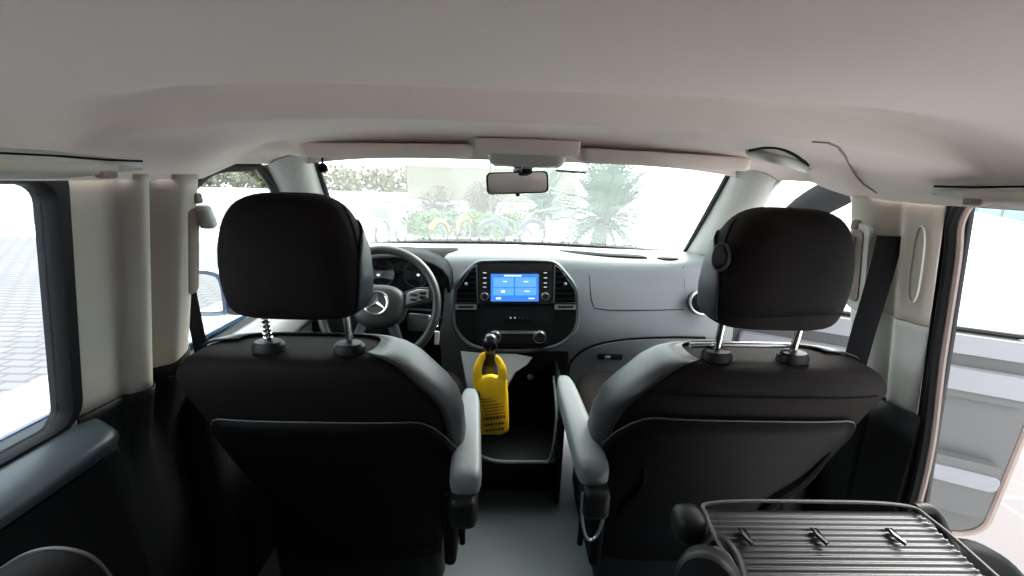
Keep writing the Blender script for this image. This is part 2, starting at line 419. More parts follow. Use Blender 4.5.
MB().grid(rows).build('upper_sill', M['doorlight'], d1, solid=.004)
d1h = MB().box((-.752, 1.33, .56), (.022, .10, .03), .008).build('door_handle', M['satin'], d1)

# ------------------------------------------------------------------ right sliding-door seals
sp = spline([V((.73, .56, 1.128)), V((.735, .64, 1.128)), V((.742, .69, 1.118)), V((.752, .715, 1.075)), V((.772, .718, 1.0)), V((.80, .712, .8)), V((.825, .700, .6)), V((.835, .695, .4)), V((.84, .69, .1))], 6)
struct(MB().tube([V((.71, -.5, 1.125))]+sp, .009, 8).build('trim_12', M['rubber']))
struct(MB().tube([V((.725, -.5, 1.118))]+[p+V((.004, -.010, -.008 if i < 14 else 0)) for i, p in enumerate(sp)], .006, 8).build('trim_13', M['seal']))
# front door opening seal
fs = spline([V((.75, .925, 1.10)), V((.742, .97, 1.135)), V((.725, 1.08, 1.148)), V((.715, 1.17, 1.135)), V((.80, 1.45, .95)), V((.875, 1.68, .79))], 6)
struct(MB().tube(fs, .007, 8).build('trim_14', M['grey_trim']))

# ------------------------------------------------------------------ open passenger door
DH = V((.86, 1.65, 0)); dd = V((math.sin(math.radians(62.6)), -math.cos(math.radians(62.6)), 0)); dn = V((-dd.y*-1, 0, 0))
dn = V((dd.y, -dd.x, 0))    # towards the cabin
def dp(s, z, d=0): return DH+dd*s+dn*d+V((0, 0, z))
pd = thing('van_door', DH+V((0, 0, -.15)), 'open grey front passenger door with window and map pocket, beyond the sliding door opening', 'door')
def dlean(z): return max(0, z-.66)*.22
# lower body: outline in (s,z), inner skin
ol = rrect(.02, 1.03, -.15, .66, .10, 8)
mb = MB().prism([dp(s, z, -.06) for s, z in ol], dn*.05, .01); mb.build('door_shell', M['bluepaint'], pd)
ol2 = rrect(.03, 1.012, -.13, .655, .10, 8)
mb = MB().prism([dp(s, z, -.02) for s, z in ol2], dn*.028, .004); mb.build('inner_panel', M['doorpanel'], pd)
def dstrip(name, s0, s1, z0, z1, d0, d1, m, r=.02):
    o = rrect(s0, s1, z0, z1, min(r, (z1-z0)*.45), 5)
    return MB().prism([dp(s, z, d0) for s, z in o], dn*(d1-d0), .004).build(name, m, pd)
dstrip('belt_trim', .04, 1.0, .585, .652, .0, .03, M['doorlight'])
dstrip('armrest', .12, .995, .455, .535, .0, .042, M['doorlight'])
dstrip('grip', .15, .99, .425, .452, .0, .03, M['doorpanel'])
dstrip('map_pocket', .06, .985, -.02, .20, .0, .05, M['doorpanel'])
dstrip('pocket_lip', .06, .985, .10, .16, .045, .056, M['doorlight'])
# edge seal of the door
so = rrect(.03, 1.02, -.14, .66, .10, 8)
so = [(1.02, .62)]+so[-9:][::-1]+so[18:27][::-1]+[(.03, .60)]
MB().tube([dp(s, z, .004) for s, z in so], .011, 8).build('door_seal', M['seal'], pd)
# window frame
wo = [(.12, .66), (.16, .86), (.24, 1.03), (.32, 1.11), (.42, 1.165), (.7, 1.19), (.92, 1.175), (.985, 1.12), (1.0, .9), (1.0, .66)]
wop = spline([dp(s, z, dlean(z)-.03) for s, z in wo], 5)
MB().tube(wop, [(.016, .058 if k < 24 else .026) for k in range(len(wop))], 8, flat=dn).build('window_frame', M['rubber'], pd)
wp = [dp(s, z, dlean(z)-.034) for s, z in [(.13, .64), (.17, .86), (.26, 1.06), (.335, 1.14), (.40, 1.16), (.7, 1.168), (.915, 1.155), (.975, 1.11), (.985, .9), (.985, .64)]]
MB().prism(wp, dn*-.004).build('window_pane', M['sideglass'], pd)
MB().tube([dp(.10, .664, -.01), dp(.5, .664, -.008), dp(.93, .664, -.008), dp(.975, .675, -.006), dp(.985, .71, .0)], .010, 8).build('window_rubber', M['rubber'], pd)

# ------------------------------------------------------------------ front seats
# height, inboard half width, outboard half width, rear y, front y
BK0 = [(.18, .235, .17, .850, .96), (.30, .262, .185, .815, .935), (.40, .276, .205, .79, .92), (.48, .284, .232, .767, .905), (.55, .287, .257, .748, .892), (.62, .283, .275, .726, .876), (.68, .268, .284, .706, .862), (.712, .246, .286, .690, .85), (.737, .224, .280, .684, .844), (.758, .202, .266, .682, .838), (.773, .180, .244, .686, .832), (.782, .155, .215, .695, .824), (.786, .115, .165, .71, .812)]
BK = list(BK0)
def hwid(z, x, side):
    r = interp(BK, z); return r[0] if x*side > 0 else r[1]
def rear_y(x, z, side=1, e=3.6):
    hi, ho, yr, yf = interp(BK, z); hw = hi if x*side > 0 else ho
    c = (yr+yf)/2; hy = (yf-yr)/2; u = min(1, abs(x)/hw)
    return c-hy*(1-u**e)**(1/e)
def bk_ring(cx, z, side, e=3.6, n=40):
    hi, ho, yr, yf = interp(BK, z); out = []
    for k in range(n):
        a = 2*PI*k/n; c = math.cos(a); h = hi if c*side > 0 else ho
        out.append(V((cx+h*sgnpow(c, 2/e), (yr+yf)/2+(yf-yr)/2*sgnpow(math.sin(a), 2/e), z)))
    return out
def make_seat(cx, side, label):
    for i, r in enumerate(BK0):
        BK[i] = (r[0], r[1]*(1.02 if side > 0 else 1.03), r[2]*(.955 if side > 0 else 1.03), r[3], r[4])
    t = thing('front_seat', (cx, .95, 0), label, 'seat', 'front seats')
    arm_s = side      # +1: armrest on the +x side
    rings = [bk_ring(cx, r[0], side) for r in BK]
    bk = MB().loft(rings).build('backrest', M['fabric'], t, sub=1, ang=180)
    # smooth vinyl on the inboard bolster and over the top edge
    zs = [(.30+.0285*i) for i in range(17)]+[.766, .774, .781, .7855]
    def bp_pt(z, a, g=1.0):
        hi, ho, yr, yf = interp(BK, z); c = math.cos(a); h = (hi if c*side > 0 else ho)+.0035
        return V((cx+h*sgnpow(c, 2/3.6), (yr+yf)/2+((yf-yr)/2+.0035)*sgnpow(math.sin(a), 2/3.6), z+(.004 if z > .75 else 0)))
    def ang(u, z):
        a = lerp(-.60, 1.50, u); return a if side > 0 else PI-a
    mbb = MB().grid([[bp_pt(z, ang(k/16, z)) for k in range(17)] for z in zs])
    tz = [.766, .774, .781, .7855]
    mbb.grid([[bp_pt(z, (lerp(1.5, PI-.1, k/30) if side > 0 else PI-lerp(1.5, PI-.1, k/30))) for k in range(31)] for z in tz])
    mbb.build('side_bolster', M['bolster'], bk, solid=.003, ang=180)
    # moulded panel that covers the back, rounded at its top corners
    def panel_top(u): return (.640 if side > 0 else .664)-.10*max(0, (abs(u)-.72)/.28)**2.2
    rows = []
    for i in range(13):
        r = []
        for j in range(31):
            u = -1+2*j/30
            zt = panel_top(u); z = lerp(zt, .16, i/12)
            hw = hwid(z, u, side); x = u*min(.280, hw-.012)
            r.append(V((cx+x, rear_y(x, max(z, .2), side)-.008-.006*math.sin(PI*min(1, i/3)/2), z)))
        rows.append(r)
    bp = MB().grid(rows).build('back_panel', M['shell'], t, solid=.006, ang=60)
    edge = [rows[i][0] for i in range(12, 0, -1)]+rows[0]+[rows[i][-1] for i in range(1, 13)]
    MB().tube([p+V((0, -.001, .001)) for p in edge], .0016, 6).build('piping', M['piping'], bp)
    # shoulder seam
    if side < 0:
        sm = [V((cx+x, rear_y(x, .728, side)-.001, .728)) for x in [-.20+.02*k for k in range(23)]]
        MB().tube(sm, .0016, 6).build('seam', M['matte'], bk)
    # shaped recess in the panel
    if side < 0:
        g = spline([V((cx-.19, rear_y(-.19, .52, side)-.019, .52)), V((cx-.182, rear_y(-.18, .46, side)-.02, .46)), V((cx-.205, rear_y(-.20, .38, side)-.018, .38)), V((cx-.215, rear_y(-.21, .3, side)-.017, .3))], 5)
        MB().tube(g, [.002+.004*math.sin(PI*k/15) for k in range(16)], 6).build('panel_crease', M['shell'], bp)
        g = spline([V((cx+.21, rear_y(.21, .57, side)-.016, .57)), V((cx+.19, rear_y(.19, .48, side)-.018, .48)), V((cx+.14, rear_y(.14, .40, side)-.02, .40)), V((cx+.11, rear_y(.11, .28, side)-.02, .28))], 5)
        MB().tube(g, [.004+.010*math.sin(PI*k/15) for k in range(16)], 8).build('panel_crease', M['shell'], bp)
    # headrest
    HR = [(.864, .070, .700, .752), (.868, .098, .680, .768), (.877, .115, .669, .778), (.896, .1235, .662, .786), (.94, .127, .658, .79), (.99, .123, .657, .79), (1.03, .112, .660, .787), (1.058, .098, .666, .78), (1.076, .080, .674, .772), (1.086, .056, .688, .76), (1.089, .03, .70, .748)]
    hr = MB().loft([sell(cx, (a+b)/2, w, (b-a)/2, z, 3.2, 36) for z, w, a, b in HR]).build('headrest', M['fabric'], t, sub=1, ang=180)
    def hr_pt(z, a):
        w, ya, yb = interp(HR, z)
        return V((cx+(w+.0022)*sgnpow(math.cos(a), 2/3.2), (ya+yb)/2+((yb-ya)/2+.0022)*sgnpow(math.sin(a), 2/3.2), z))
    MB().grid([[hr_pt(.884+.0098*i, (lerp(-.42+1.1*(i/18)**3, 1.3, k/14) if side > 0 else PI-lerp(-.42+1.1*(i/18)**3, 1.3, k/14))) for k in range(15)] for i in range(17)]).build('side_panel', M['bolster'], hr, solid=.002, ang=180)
    for sx in ((1,) if side > 0 else (-1, 1)):
        pth = []
        for k in range(14):
            z = lerp(.885, 1.066, k/13); w, a, b = interp(HR, z); yy = lerp(.728, .70, math.sin(PI*k/13))
            cyy = (a+b)/2; hy = (b-a)/2; uu = min(1, abs(yy-cyy)/hy)
            pth.append(V((cx+sx*(w*(1-uu**3.2)**(1/3.2)-.0005), yy, z)))
        MB().tube(pth, .0018, 6).build('seam', M['matte'], hr)
    if side < 0:
        pth = [V((cx+x, .6585+.01*(abs(x)/.11)**4, .905+.004*math.sin(x*20))) for x in [-.10+.01*k for k in range(21)]]
        MB().tube(pth, .0014, 6).build('seam', M['matte'], hr)
        c0 = V((cx-.1235, .694, 1.0))
        ba_ = V((-.85, -.53, 0)).normalized(); bu_ = V((.53, -.85, 0)).normalized()
        el_ = lambda r, d: [c0+ba_*d+bu_*(.0125*r*math.cos(2*PI*k/28))+V((0, 0, .020*r*math.sin(2*PI*k/28))) for k in range(28)]
        MB().loft([el_(1, -.004), el_(1, .003), el_(.85, .005), el_(.3, .0052)]).build('release_button', M['black'], hr)
        rr_ = el_(1.18, .001); MB().tube(rr_+rr_[:1], .0028, 8).build('button_rim', M['bolster'], hr)
    # posts with collars
    for sx in (-1, 1):
        x = cx+.078*sx
        ps = MB().tube([V((x, .738, .77)), V((x, .735, .82)), V((x, .730, .89))], .0068, 14).build('headrest_post', M['chrome'], t)
        if side > 0 and sx < 0:
            mb = MB()
            for k in range(5): mb.ring(V((x, .7345-.0009*k, .812+.009*k)), .0072, .0016, (0, .05, 1), 16, 6)
            mb.build('notch', M['chrome'], ps)
        cl = MB().loft([sell(x, .733, .030, .022, .786, 2.2, 28), sell(x, .733, .030, .022, .798, 2.2, 28), sell(x, .733, .024, .017, .805, 2.2, 28), sell(x, .733, .009, .009, .806, 2, 28)]).build('post_collar', M['black'], t)
    if side < 0:
        MB().tube([V((cx-.125, .752, .806)), V((cx-.05, .750, .811)), V((cx+.078, .748, .813))], .006, 10).build('pale_bar', M['satin'], t)  # slim pale bar low between the headrest posts, reaching past the inner one
    # cushion, base
    cr_ = [(.27, .24, .86, 1.34), (.29, .262, .84, 1.37), (.36, .268, .83, 1.40), (.42, .258, .84, 1.39), (.45, .235, .86, 1.36), (.455, .20, .9, 1.32)]
    MB().loft([sell(cx, (a+b)/2, w, (b-a)/2, z, 4, 36) for z, w, a, b in cr_]).build('seat_cushion', M['fabric'], t, sub=1, ang=180)
    MB().box((cx, 1.08, .14), (.46, .42, .27), .03).build('seat_base', M['black'], t)
    # inboard armrest
    ax = cx+arm_s*(.290)
    L = []
    if side > 0:
        far, near = V((-.140, 1.00, .568)), V((-.126, .69, .530))
    else:
        far, near = V((.122, 1.045, .590)), V((.148, .70, .548))
    for k in range(12):
        q = k/11; c0 = far.lerp(near, q); w = lerp(.026, .036, q); h = lerp(.022, .032, q)
        if k == 0: w *= .55; h *= .5
        elif k == 1: w *= .88; h *= .85
        if k == 11: w *= .8; h *= .8
        ring = [c0+V((w*sgnpow(math.cos(2*PI*i/24), .5), 0, -h+h*sgnpow(math.sin(2*PI*i/24), .5))) for i in range(24)]
        L.append(ring)
    ar = MB().loft(L).build('armrest', M['arm'], t, sub=1, ang=180)
    MB().box(near+V((-.004*side, .02, -.085)), (.058, .07, .075), .016).build('armrest_pivot', M['black'], t)
    # recliner handle loop under the armrest
    hx = near.x-.004*side
    if side < 0:
        lp = spline([V((hx-.030, .70, .49)), V((hx-.026, .705, .42)), V((hx-.010, .71, .36)), V((hx+.012, .715, .36)), V((hx+.026, .72, .42)), V((hx+.012, .715, .452)), V((hx-.012, .71, .452))], 5)
        MB().tube(lp, .0035, 8).build('recliner_loop', M['satin'], t)
    MB().box((cx+arm_s*.262, .90, .30), (.03, .24, .22), .012).build('side_cover', M['shell'], t)
    MB().tube([V((cx+arm_s*.285, .86, .18)), V((cx+arm_s*.285, .86, .4)), V((cx+arm_s*.283, .80, .47))], .008, 8).build('recliner_bracket', M['shell'], t)
    return t
make_seat(-.434, 1, 'black front seat with headrest, behind the steering wheel')
make_seat(.452, -1, 'black front seat with a round button on its headrest, in front of the glovebox')

# ------------------------------------------------------------------ seat belts
def belt(path, w, name, parent, hint):
    n = len(path); return MB().tube(path, [(w, .0012)]*n, 8, flat=hint).build(name, M['belt'], parent)
for sx, lab in ((-1, 'black seat belt on the left pillar beside the steering wheel seat'), (1, 'black seat belt on the right pillar beside the open passenger door')):
    t = thing('seat_belt', (sx*.76, .87, 1.03), lab, 'seat belt', 'front seat belts')
    if sx < 0:
        o = rrect(.838, .866, .86, 1.045, .012, 4)
        MB().prism([V((-(bp_x(z)-.044), y, z)) for y, z in o], V((.006, .004, 0)), .002).build('height_adjuster', M['seal'], t)
        MB().box((-.698, .878, 1.025), (.03, .026, .05), .009, Matrix.Rotation(.3, 3, 'X')).build('belt_guide', M['grey_trim'], t)
        MB().box((-.705, .868, 1.065), (.02, .02, .022), .005).build('adjuster_button', M['seal'], t)
        pth = spline([atY(181, 222, .90), atY(181, 245, .90), atY(189, 290, .895), atY(202, 355, .885), atY(208, 390, .88), atY(214, 450, .87)], 6)
        belt(pth, .013, 'webbing', t, (.82, .57, 0))
    else:
        o = rrect(.835, .885, .86, 1.055, .016, 5)
        MB().prism([V((bp_x(z)-.028, y, z)) for y, z in o], V((-.012, -.004, 0)), .003).build('height_adjuster', M['grey_trim'], t)
        o = rrect(.845, .875, .88, 1.04, .012, 5)
        MB().prism([V((bp_x(z)-.040, y, z)) for y, z in o], V((-.0025, 0, 0)), .001).build('adjuster_slot', M['seal'], t)
        MB().box((.712, .885, 1.00), (.026, .03, .06), .009, Matrix.Rotation(.3, 3, 'X')).build('belt_guide', M['grey_trim'], t)
        MB().box((.718, .87, 1.05), (.02, .022, .022), .006).build('adjuster_button', M['seal'], t)
        pth = spline([atY(890, 236, .80), atY(884, 262, .80), atY(873, 300, .80), atY(861, 340, .80), atY(850, 385, .80), atY(845, 430, .82)], 6)
        belt(pth, .020, 'webbing', t, (.76, -.65, 0))

# ------------------------------------------------------------------ dashboard
def bowy(x): return 1.86+.10*(1-(x/.85)**2)
def face(x):
    """profile of the dashboard at x, from the windscreen base to the knees"""
    c = math.exp(-(x/.27)**4)       # the middle reaches towards the cabin
    dr = smooth((-x-.17)/.1)          # driver's side is lower behind the cluster
    y0 = 1.515
    zt = .832+.006*c
    return [(bowy(x), .812), (1.78, zt+.002), (1.62, zt+.006), (y0+.05, zt+.004), (y0+.018, zt-.002), (y0, zt-.022), (y0-.012, zt-.06),
            (1.47, .70), (1.445, .62), (1.43, .56), (1.44, .50), (1.47, .42), (1.51, .30), (1.53, .20), (1.70, .12)]
db = thing('dashboard', (0, 1.5, 0), 'grey dashboard with blue screen and vents under the windscreen', 'dashboard')
xs = [-.84+.035*i for i in range(49)]
rows = [[V((x, y, z)) for y, z in face(x)] for x in xs]
body = MB().grid(rows).build('dash_body', M['dash'], db, solid=.006, sub=1, ang=180)
def on_face(px, py, lo=1.2, hi=1.9):
    for i in range(500):
        Y = lo+(hi-lo)*i/499; p = atY(px, py, Y); f = face(p.x)
        for a, b in zip(f[2:], f[3:]):
            if min(a[1], b[1]) <= p.z <= max(a[1], b[1]):
                t = (p.z-a[1])/((b[1]-a[1]) or 1e-9); yy = lerp(a[0], b[0], t)
                if Y >= yy: return p
    return atY(px, py, 1.5)
# airbag seam
ptsA = [(588, 259), (589, 275), (591, 300), (594, 308), (610, 310), (650, 310), (684, 309)]
MB().tube([on_face(*p)+V((0, -.0035, 0)) for p in ptsA], .0018, 6).build('airbag_seam', M['matte'], db)
MB().tube([on_face(*p)+V((0, -.0035, 0)) for p in ((683, 266), (684, 285), (685, 306))], .0012, 6).build('airbag_seam', M['matte'], db)
# glovebox lid
go = [(.225, .20), (.222, .40), (.232, .44), (.255, .475), (.29, .502), (.34, .522), (.41, .537), (.50, .547), (.62, .553), (.70, .553), (.78, .553), (.80, .54), (.80, .20)]
def fy(x, z):
    f = face(x)
    for a, b in zip(f[5:], f[6:]):
        if b[1] <= z <= a[1]: return lerp(a[0], b[0], (z-a[1])/(b[1]-a[1]))
    return f[-2][0]
inner = [(lerp(x, .48, .02), lerp(z, .36, .02)) for x, z in go]
mb = MB()
def patch(outl, cx, cz, dy, steps=8):
    return [[V((lerp(cx, x, k/steps), fy(lerp(cx, x, k/steps), lerp(cz, z, k/steps))-dy, lerp(cz, z, k/steps))) for x, z in outl] for k in range(1, steps+1)]
dens = [(p.x, p.y) for p in spline([V((x, z, 0)) for x, z in go], 3)]
R_ = patch(dens, .48, .36, .012); R_.append([p+V((0, .02, 0)) for p in R_[-1]])
gb = MB().loft(R_, True, False).build('glovebox_lid', M['dash'], db, ang=50)
MB().tube([V((x*1.0, fy(x, z)-.004, z+.004)) for x, z in dens if z > .21 and x < .74], .005, 6).build('glovebox_gap', M['matte'], db)
lc = on_face(609, 355)
MB().box(lc+V((0, -.016, 0)), (.10, .012, .024), .006).build('latch', M['dashdark'], gb)
MB().box(lc+V((-.012, -.024, 0)), (.022, .006, .014), .003).build('latch_button', M['satin'], gb)
# vents: the round one
rv = V((.690, 1.425, .700)); nv = V((-.15, -.95, .25))
vt = MB().lathe(rv, nv, [(-.02, .048), (.012, .048), (.017, .044), (.014, .038), (-.01, .036), (-.012, .001)], 32).build('round_vent', M['black'], db)
MB().ring(rv+V(nv)*.014, .044, .005, nv, 36, 8).build('vent_ring', M['satin'], vt)
mb = MB(); 
for k in range(-2, 3): mb.box(rv+V((0, -.006, .013*k)), (.07*(1-abs(k)*.13), .012, .003), .001)
mb.build('vent_fin', M['dashdark'], vt)
# speaker in the top
MB().loft([sell(.60, 1.565, .045, .022, .836, 2, 28), sell(.60, 1.565, .042, .019, .841, 2, 28)]).build('speaker_grille', M['dashdark'], db)
# slot and tray in the top
a = atZ(481, 249, .845); 
MB().box((-.02, 1.600, .8405), (.205, .05, .008), .003).build('defroster_slot', M['dashdark'], db)
tr = [V((.165, 1.655, .838)), V((.22, 1.60, .838)), (V((.36, 1.565, .838))), V((.50, 1.555, .836)), V((.515, 1.572, .836)), V((.49, 1.598, .838)), V((.34, 1.62, .839)), V((.22, 1.655, .839))]
MB().prism(closed_spline(tr, 4), V((0, 0, .007)), .004).build('top_tray', M['dashdark'], db)
mb = MB()
# driver's side: dark fascia and binnacle
rows = []
for i in range(15):
    x = -.80+.565*i/14; tp = .06*smooth((i-11)/3)
    rows.append([V((x, fy2+tp, z-tp*.1)) for fy2, z in ((1.60, .849), (1.53, .847), (1.50, .838), (1.468, .80), (1.44, .72), (1.41, .64), (1.40, .55), (1.42, .47), (1.46, .38), (1.5, .25))])
MB().grid(rows).build('driver_fascia', M['dashdark'], db, solid=.01, sub=1, ang=180)
hood = []
for i in range(13):
    a = PI*i/12; hood.append((-.44-.19*math.cos(a), .735+.118*math.sin(a)**.6))
rows = [[V((x, y, z-dz)) for x, z in hood] for y, dz in ((1.56, .0), (1.46, .0), (1.40, .006), (1.395, .012))]
bin_ = MB().grid(rows).build('instrument_hood', M['dashdark'], db, solid=.012, ang=60)
MB().prism([V((x, 1.455, z-.01)) for x, z in hood], V((0, .02, 0))).build('instrument_panel', M['piano'], db)
for gx in (-.505, -.375):
    g = MB().lathe((gx, 1.452, .775), (0, -1, .25), [(-.02, .05), (.004, .05), (.006, .047), (.0, .045), (-.001, .001)], 32).build('dial', M['piano'], db)
    MB().ring((gx, 1.446, .776), .048, .0018, (0, -1, .25), 36, 6).build('dial_ring', M['bezel'], g)
    mb = MB()
    for k in range(9):
        an = math.radians(225-33.75*k); mb.box((gx+.04*math.cos(an), 1.447, .775+.04*math.sin(an)), (.0022, .002, .008), 0, Matrix.Rotation(-(an-PI/2), 3, 'Y'))
    mb.build('dial_tick', M['piping'], g)
for px in (378, 418):
    p = atY(px, 275, 1.442); MB().lathe(p, (0, -1, .2), [(-.01, .0045), (.002, .0045), (.003, .001)], 14).build('lit_lamp', M['screen_white'], db)

# ---- centre stack on a tilted plane
SP = V((0, 1.385, .51)); SN = V((0, -1, .32)).normalized(); SU = V((0, .32, 1)).normalized()
def st(px, py, d=0): return at_plane(px, py, SP, SN)+SN*d
oct_ = [(476, 261.5), (488, 260), (515, 259.5), (543, 260), (556, 262), (566, 272), (575, 284), (579, 297), (579, 322), (573, 336), (560, 346), (540, 351), (512, 352.5), (486, 351), (467, 345), (456, 333), (451.5, 320), (451.5, 297), (455, 284), (465, 271)]
o3 = closed_spline([st(*p) for p in oct_], 3); cen = sum(o3, V())/len(o3)
stk = MB().loft([[p-SN*.06 for p in o3], [p+SN*.018 for p in o3], [p.lerp(cen, .035)+SN*.024 for p in o3], [p.lerp(cen, .07)+SN*.016 for p in o3]], True, True).build('centre_stack', M['bezel'], db, ang=50)
o4 = [p.lerp(cen, .075)+SN*.014 for p in o3]
MB().prism(o4, SN*.006, .001).build('stack_fascia', M['dashdark'], db)
MB().tube([p.lerp(cen, .055)+SN*.021 for p in o3]+[o3[0].lerp(cen, .055)+SN*.021], .003, 8).build('stack_trim', M['dimmetal'], db)
def stq(name, q, d0, d1, m, parent, bev=.001): return MB().prism([st(a, b, d0) for a, b in q], SN*(d1-d0), bev).build(name, m, parent)
for sx in (-1, 1):
    f = (lambda x: 515.5+sx*(x-515.5))
    vq = [(f(554), 266), (f(559), 269), (f(574), 291), (f(574.5), 303), (f(553), 303)]
    v = stq('air_vent', vq, .018, .022, M['matte'], db)
    MB().tube([st(a, b, .024) for a, b in vq+vq[:1]], .0025, 6).build('vent_frame', M['bezel'], v)
    mb = MB()
    for yy in (272, 277.5, 283, 288.5, 294, 299.5):
        xr = 560+(yy-268)*.62 if yy < 291 else 574
        a, b = st(f(554.5), yy, .026), st(f(min(573.5, xr)), yy, .026)
        mb.tube([a, b], [(.0016, .006)]*2, 6, flat=SU)
    mb.build('vent_fin', M['dashdark'], v)
    mb = MB().lathe(st(f(564), 284.5, .03), SN, [(-.004, .006), (.006, .006), (.008, .002)], 12); mb.build('vent_tab', M['satin'], v)
    s_ = stq('vent_slider', [(f(554), 304.5), (f(575), 304.5), (f(575), 309.5), (f(554), 309.5)], .016, .026, M['satin'], db)
    stq('slider_slot', [(f(557), 306), (f(572), 306), (f(572), 308), (f(557), 308)], .026, .027, M['matte'], s_, 0)
    stq('storage_pocket', [(f(553), 311.5), (f(575), 311.5), (f(575), 324), (f(570), 335), (f(553), 343)], .018, .022, M['matte'], db)
hu = stq('head_unit', [(479, 264), (552, 264), (552, 304), (479, 304)], .016, .026, M['piano'], db)
scr = stq('screen', [(491, 274.5), (538, 274.5), (538, 301.5), (491, 301.5)], .026, .0275, M['screen'], hu, 0)
for (x0, x1) in ((493.5, 513.5), (515, 535.5)):
    for (y0, y1) in ((278, 287.5), (288.5, 295.5)):
        MB().prism([st(x0, y0, .0275), st(x1, y0, .0275), st(x1, y1, .0275), st(x0, y1, .0275)], SN*.0006).build('screen_tile', M['screen_tile'], scr)
for q in ((504, 275.6, 521, 277), (501, 290.5, 505, 293), (496, 297.5, 501, 299.5), (528, 298, 534, 299.2), (503, 281.5, 507, 282.5), (523, 281.5, 528, 282.5), (524, 291, 529, 292)):
    MB().prism([st(q[0], q[1], .028), st(q[2], q[1], .028), st(q[2], q[3], .028), st(q[0], q[3], .028)], SN*.0005).build('screen_icon', M['screen_white'], scr)
for bx in (485, 544.5):
    for by in (273.5, 278.5, 283.5, 287.5):
        b = stq('button', [(bx-3.2, by-1.8), (bx+3.2, by-1.8), (bx+3.2, by+1.8), (bx-3.2, by+1.8)], .026, .031, M['dashdark'], hu)
        stq('button_mark', [(bx-1.6, by-.4), (bx+1.6, by-.4), (bx+1.6, by+.4), (bx-1.6, by+.4)], .031, .0316, M['white'], b, 0)
    k = MB().lathe(st(bx, 296.5, .026), SN, [(0, .013), (.012, .012), (.014, .010), (.014, .001)], 24).build('knob', M['piano'], hu)
    MB().ring(st(bx, 296.5, .034), .0135, .0016, SN, 24, 6).build('knob_ring', M['satin'], k)
# row of small switches
sw = stq('switch_panel', [(483, 311), (548, 311), (548, 324), (483, 324)], .017, .022, M['dashdark'], db)
for i in range(6):
    x = 504.5+4.2*i
    b = stq('switch', [(x, 314.5), (x+3.6, 314.5), (x+3.6, 320.5), (x, 320.5)], .022, .025, M['dashdark'], sw, .0005)
    if i in (1, 2): MB().lathe(st(x+1.8, 317.6, .025), SN, [(0, .0035), (.0012, .003), (.0013, .0005)], 12).build('switch_lamp', M['white'], b)
    else: stq('switch_mark', [(x+1, 317.2), (x+2.6, 317.2), (x+2.6, 318.1), (x+1, 318.1)], .025, .0256, M['bezel'], b, 0)
cp = stq('climate_panel', [(486, 329.5), (546, 329.5), (546, 343), (486, 343)], .018, .032, M['piano'], db, .004)
stq('climate_bar', [(494, 330.5), (536, 330.5), (536, 333), (494, 333)], .032, .036, M['satin'], cp, .001)
for bx in (495, 538.5):
    k = MB().lathe(st(bx, 336, .030), SN, [(0, .022), (.02, .021), (.024, .017), (.024, .001)], 26).build('climate_knob', M['piano'], cp)
    MB().ring(st(bx, 336, .048), .0215, .0022, SN, 28, 6, ).build('knob_ring', M['satin'], k)

# ------------------------------------------------------------------ steering wheel
WC = V((-.458, 1.255, .715)); WN = V((0, -math.cos(math.radians(24)), math.sin(math.radians(24)))); WU = V((0, WN.z, -WN.y)); WX = V((1, 0, 0))
def wp_(x, u, d=0): return WC+WX*x+WU*u+WN*d
swl = thing('steering_wheel', WC, 'black three-spoke steering wheel with silver star emblem', 'steering wheel')
rim = []
for k in range(65):
    a = 2*PI*k/64; rim.append(wp_(.188*math.cos(a), .183*math.sin(a)))
mb = MB(); mb.ring(WC, .186, .0145, WN, 64, 14); mb.build('rim', M['wheel'], swl)
hub = [(.085*sgnpow(math.cos(2*PI*k/36), .75), .072*sgnpow(math.sin(2*PI*k/36), .7)-.006-.018*(1 if False else 0)) for k in range(36)]
hub = [(x*(1-.16*max(0, -u/.078)), u) for x, u in hub]
H = [[wp_(x*s, u*s, d) for x, u in hub] for s, d in ((.96, -.05), (1.0, -.005), (.99, .012), (.93, .022), (.75, .029), (.45, .033), (.15, .034))]
hb = MB().loft(H).build('airbag_hub', M['wheel'], swl, ang=60)
for sx in (-1, 1):
    q = [(.078*sx, .045), (.125*sx, .062), (.176*sx, .062), (.180*sx, .020), (.125*sx, .002), (.078*sx, -.010)]
    sp_ = MB().prism([wp_(a, b, -.012) for a, b in q], WN*.022, .004).build('spoke', M['wheel'], swl)
    q = [(.088*sx, .038), (.125*sx, .053), (.158*sx, .053), (.160*sx, .026), (.125*sx, .012), (.088*sx, .002)]
    sb = MB().prism([wp_(a, b, .010) for a, b in q], WN*.005, .002).build('switch_pad', M['satin'], sp_)
    mb = MB()
    for (a, b) in ((.112, .034), (.142, .040), (.112, .018), (.142, .026)):
        mb.box(wp_(a*sx, b, .0155), (.022, .004, .009), .0015, Matrix.Rotation(-math.radians(24), 3, 'X'))
    mb.build('pad_button', M['piano'], sp_)
    q = [(.030*sx, -.066), (.062*sx, -.060), (.098*sx, -.158), (.075*sx, -.170)]
    MB().prism([wp_(a, b, -.012) for a, b in q], WN*.02, .004).build('spoke', M['bezel'] if False else M['wheel'], swl)
    MB().tube([wp_(.058*sx, -.062, .009), wp_(.093*sx, -.158, .006)], .0016, 6).build('spoke_trim', M['dimmetal'], swl)
em = MB().ring(wp_(0, .002, .036), .036, .0045, WN, 40, 8).build('emblem', M['chrome'], hb)
mb = MB()
c0 = wp_(0, .002, .036); pts = []
for k in range(6):
    a = PI/2+PI/3*k; r = .034 if k % 2 == 0 else .0075
    pts.append(c0+WX*r*math.cos(a)+WU*r*math.sin(a))
mb.add(pts+[c0+WN*.006, c0-WN*.002], [(k, (k+1) % 6, 6) for k in range(6)]+[((k+1) % 6, k, 7) for k in range(6)])
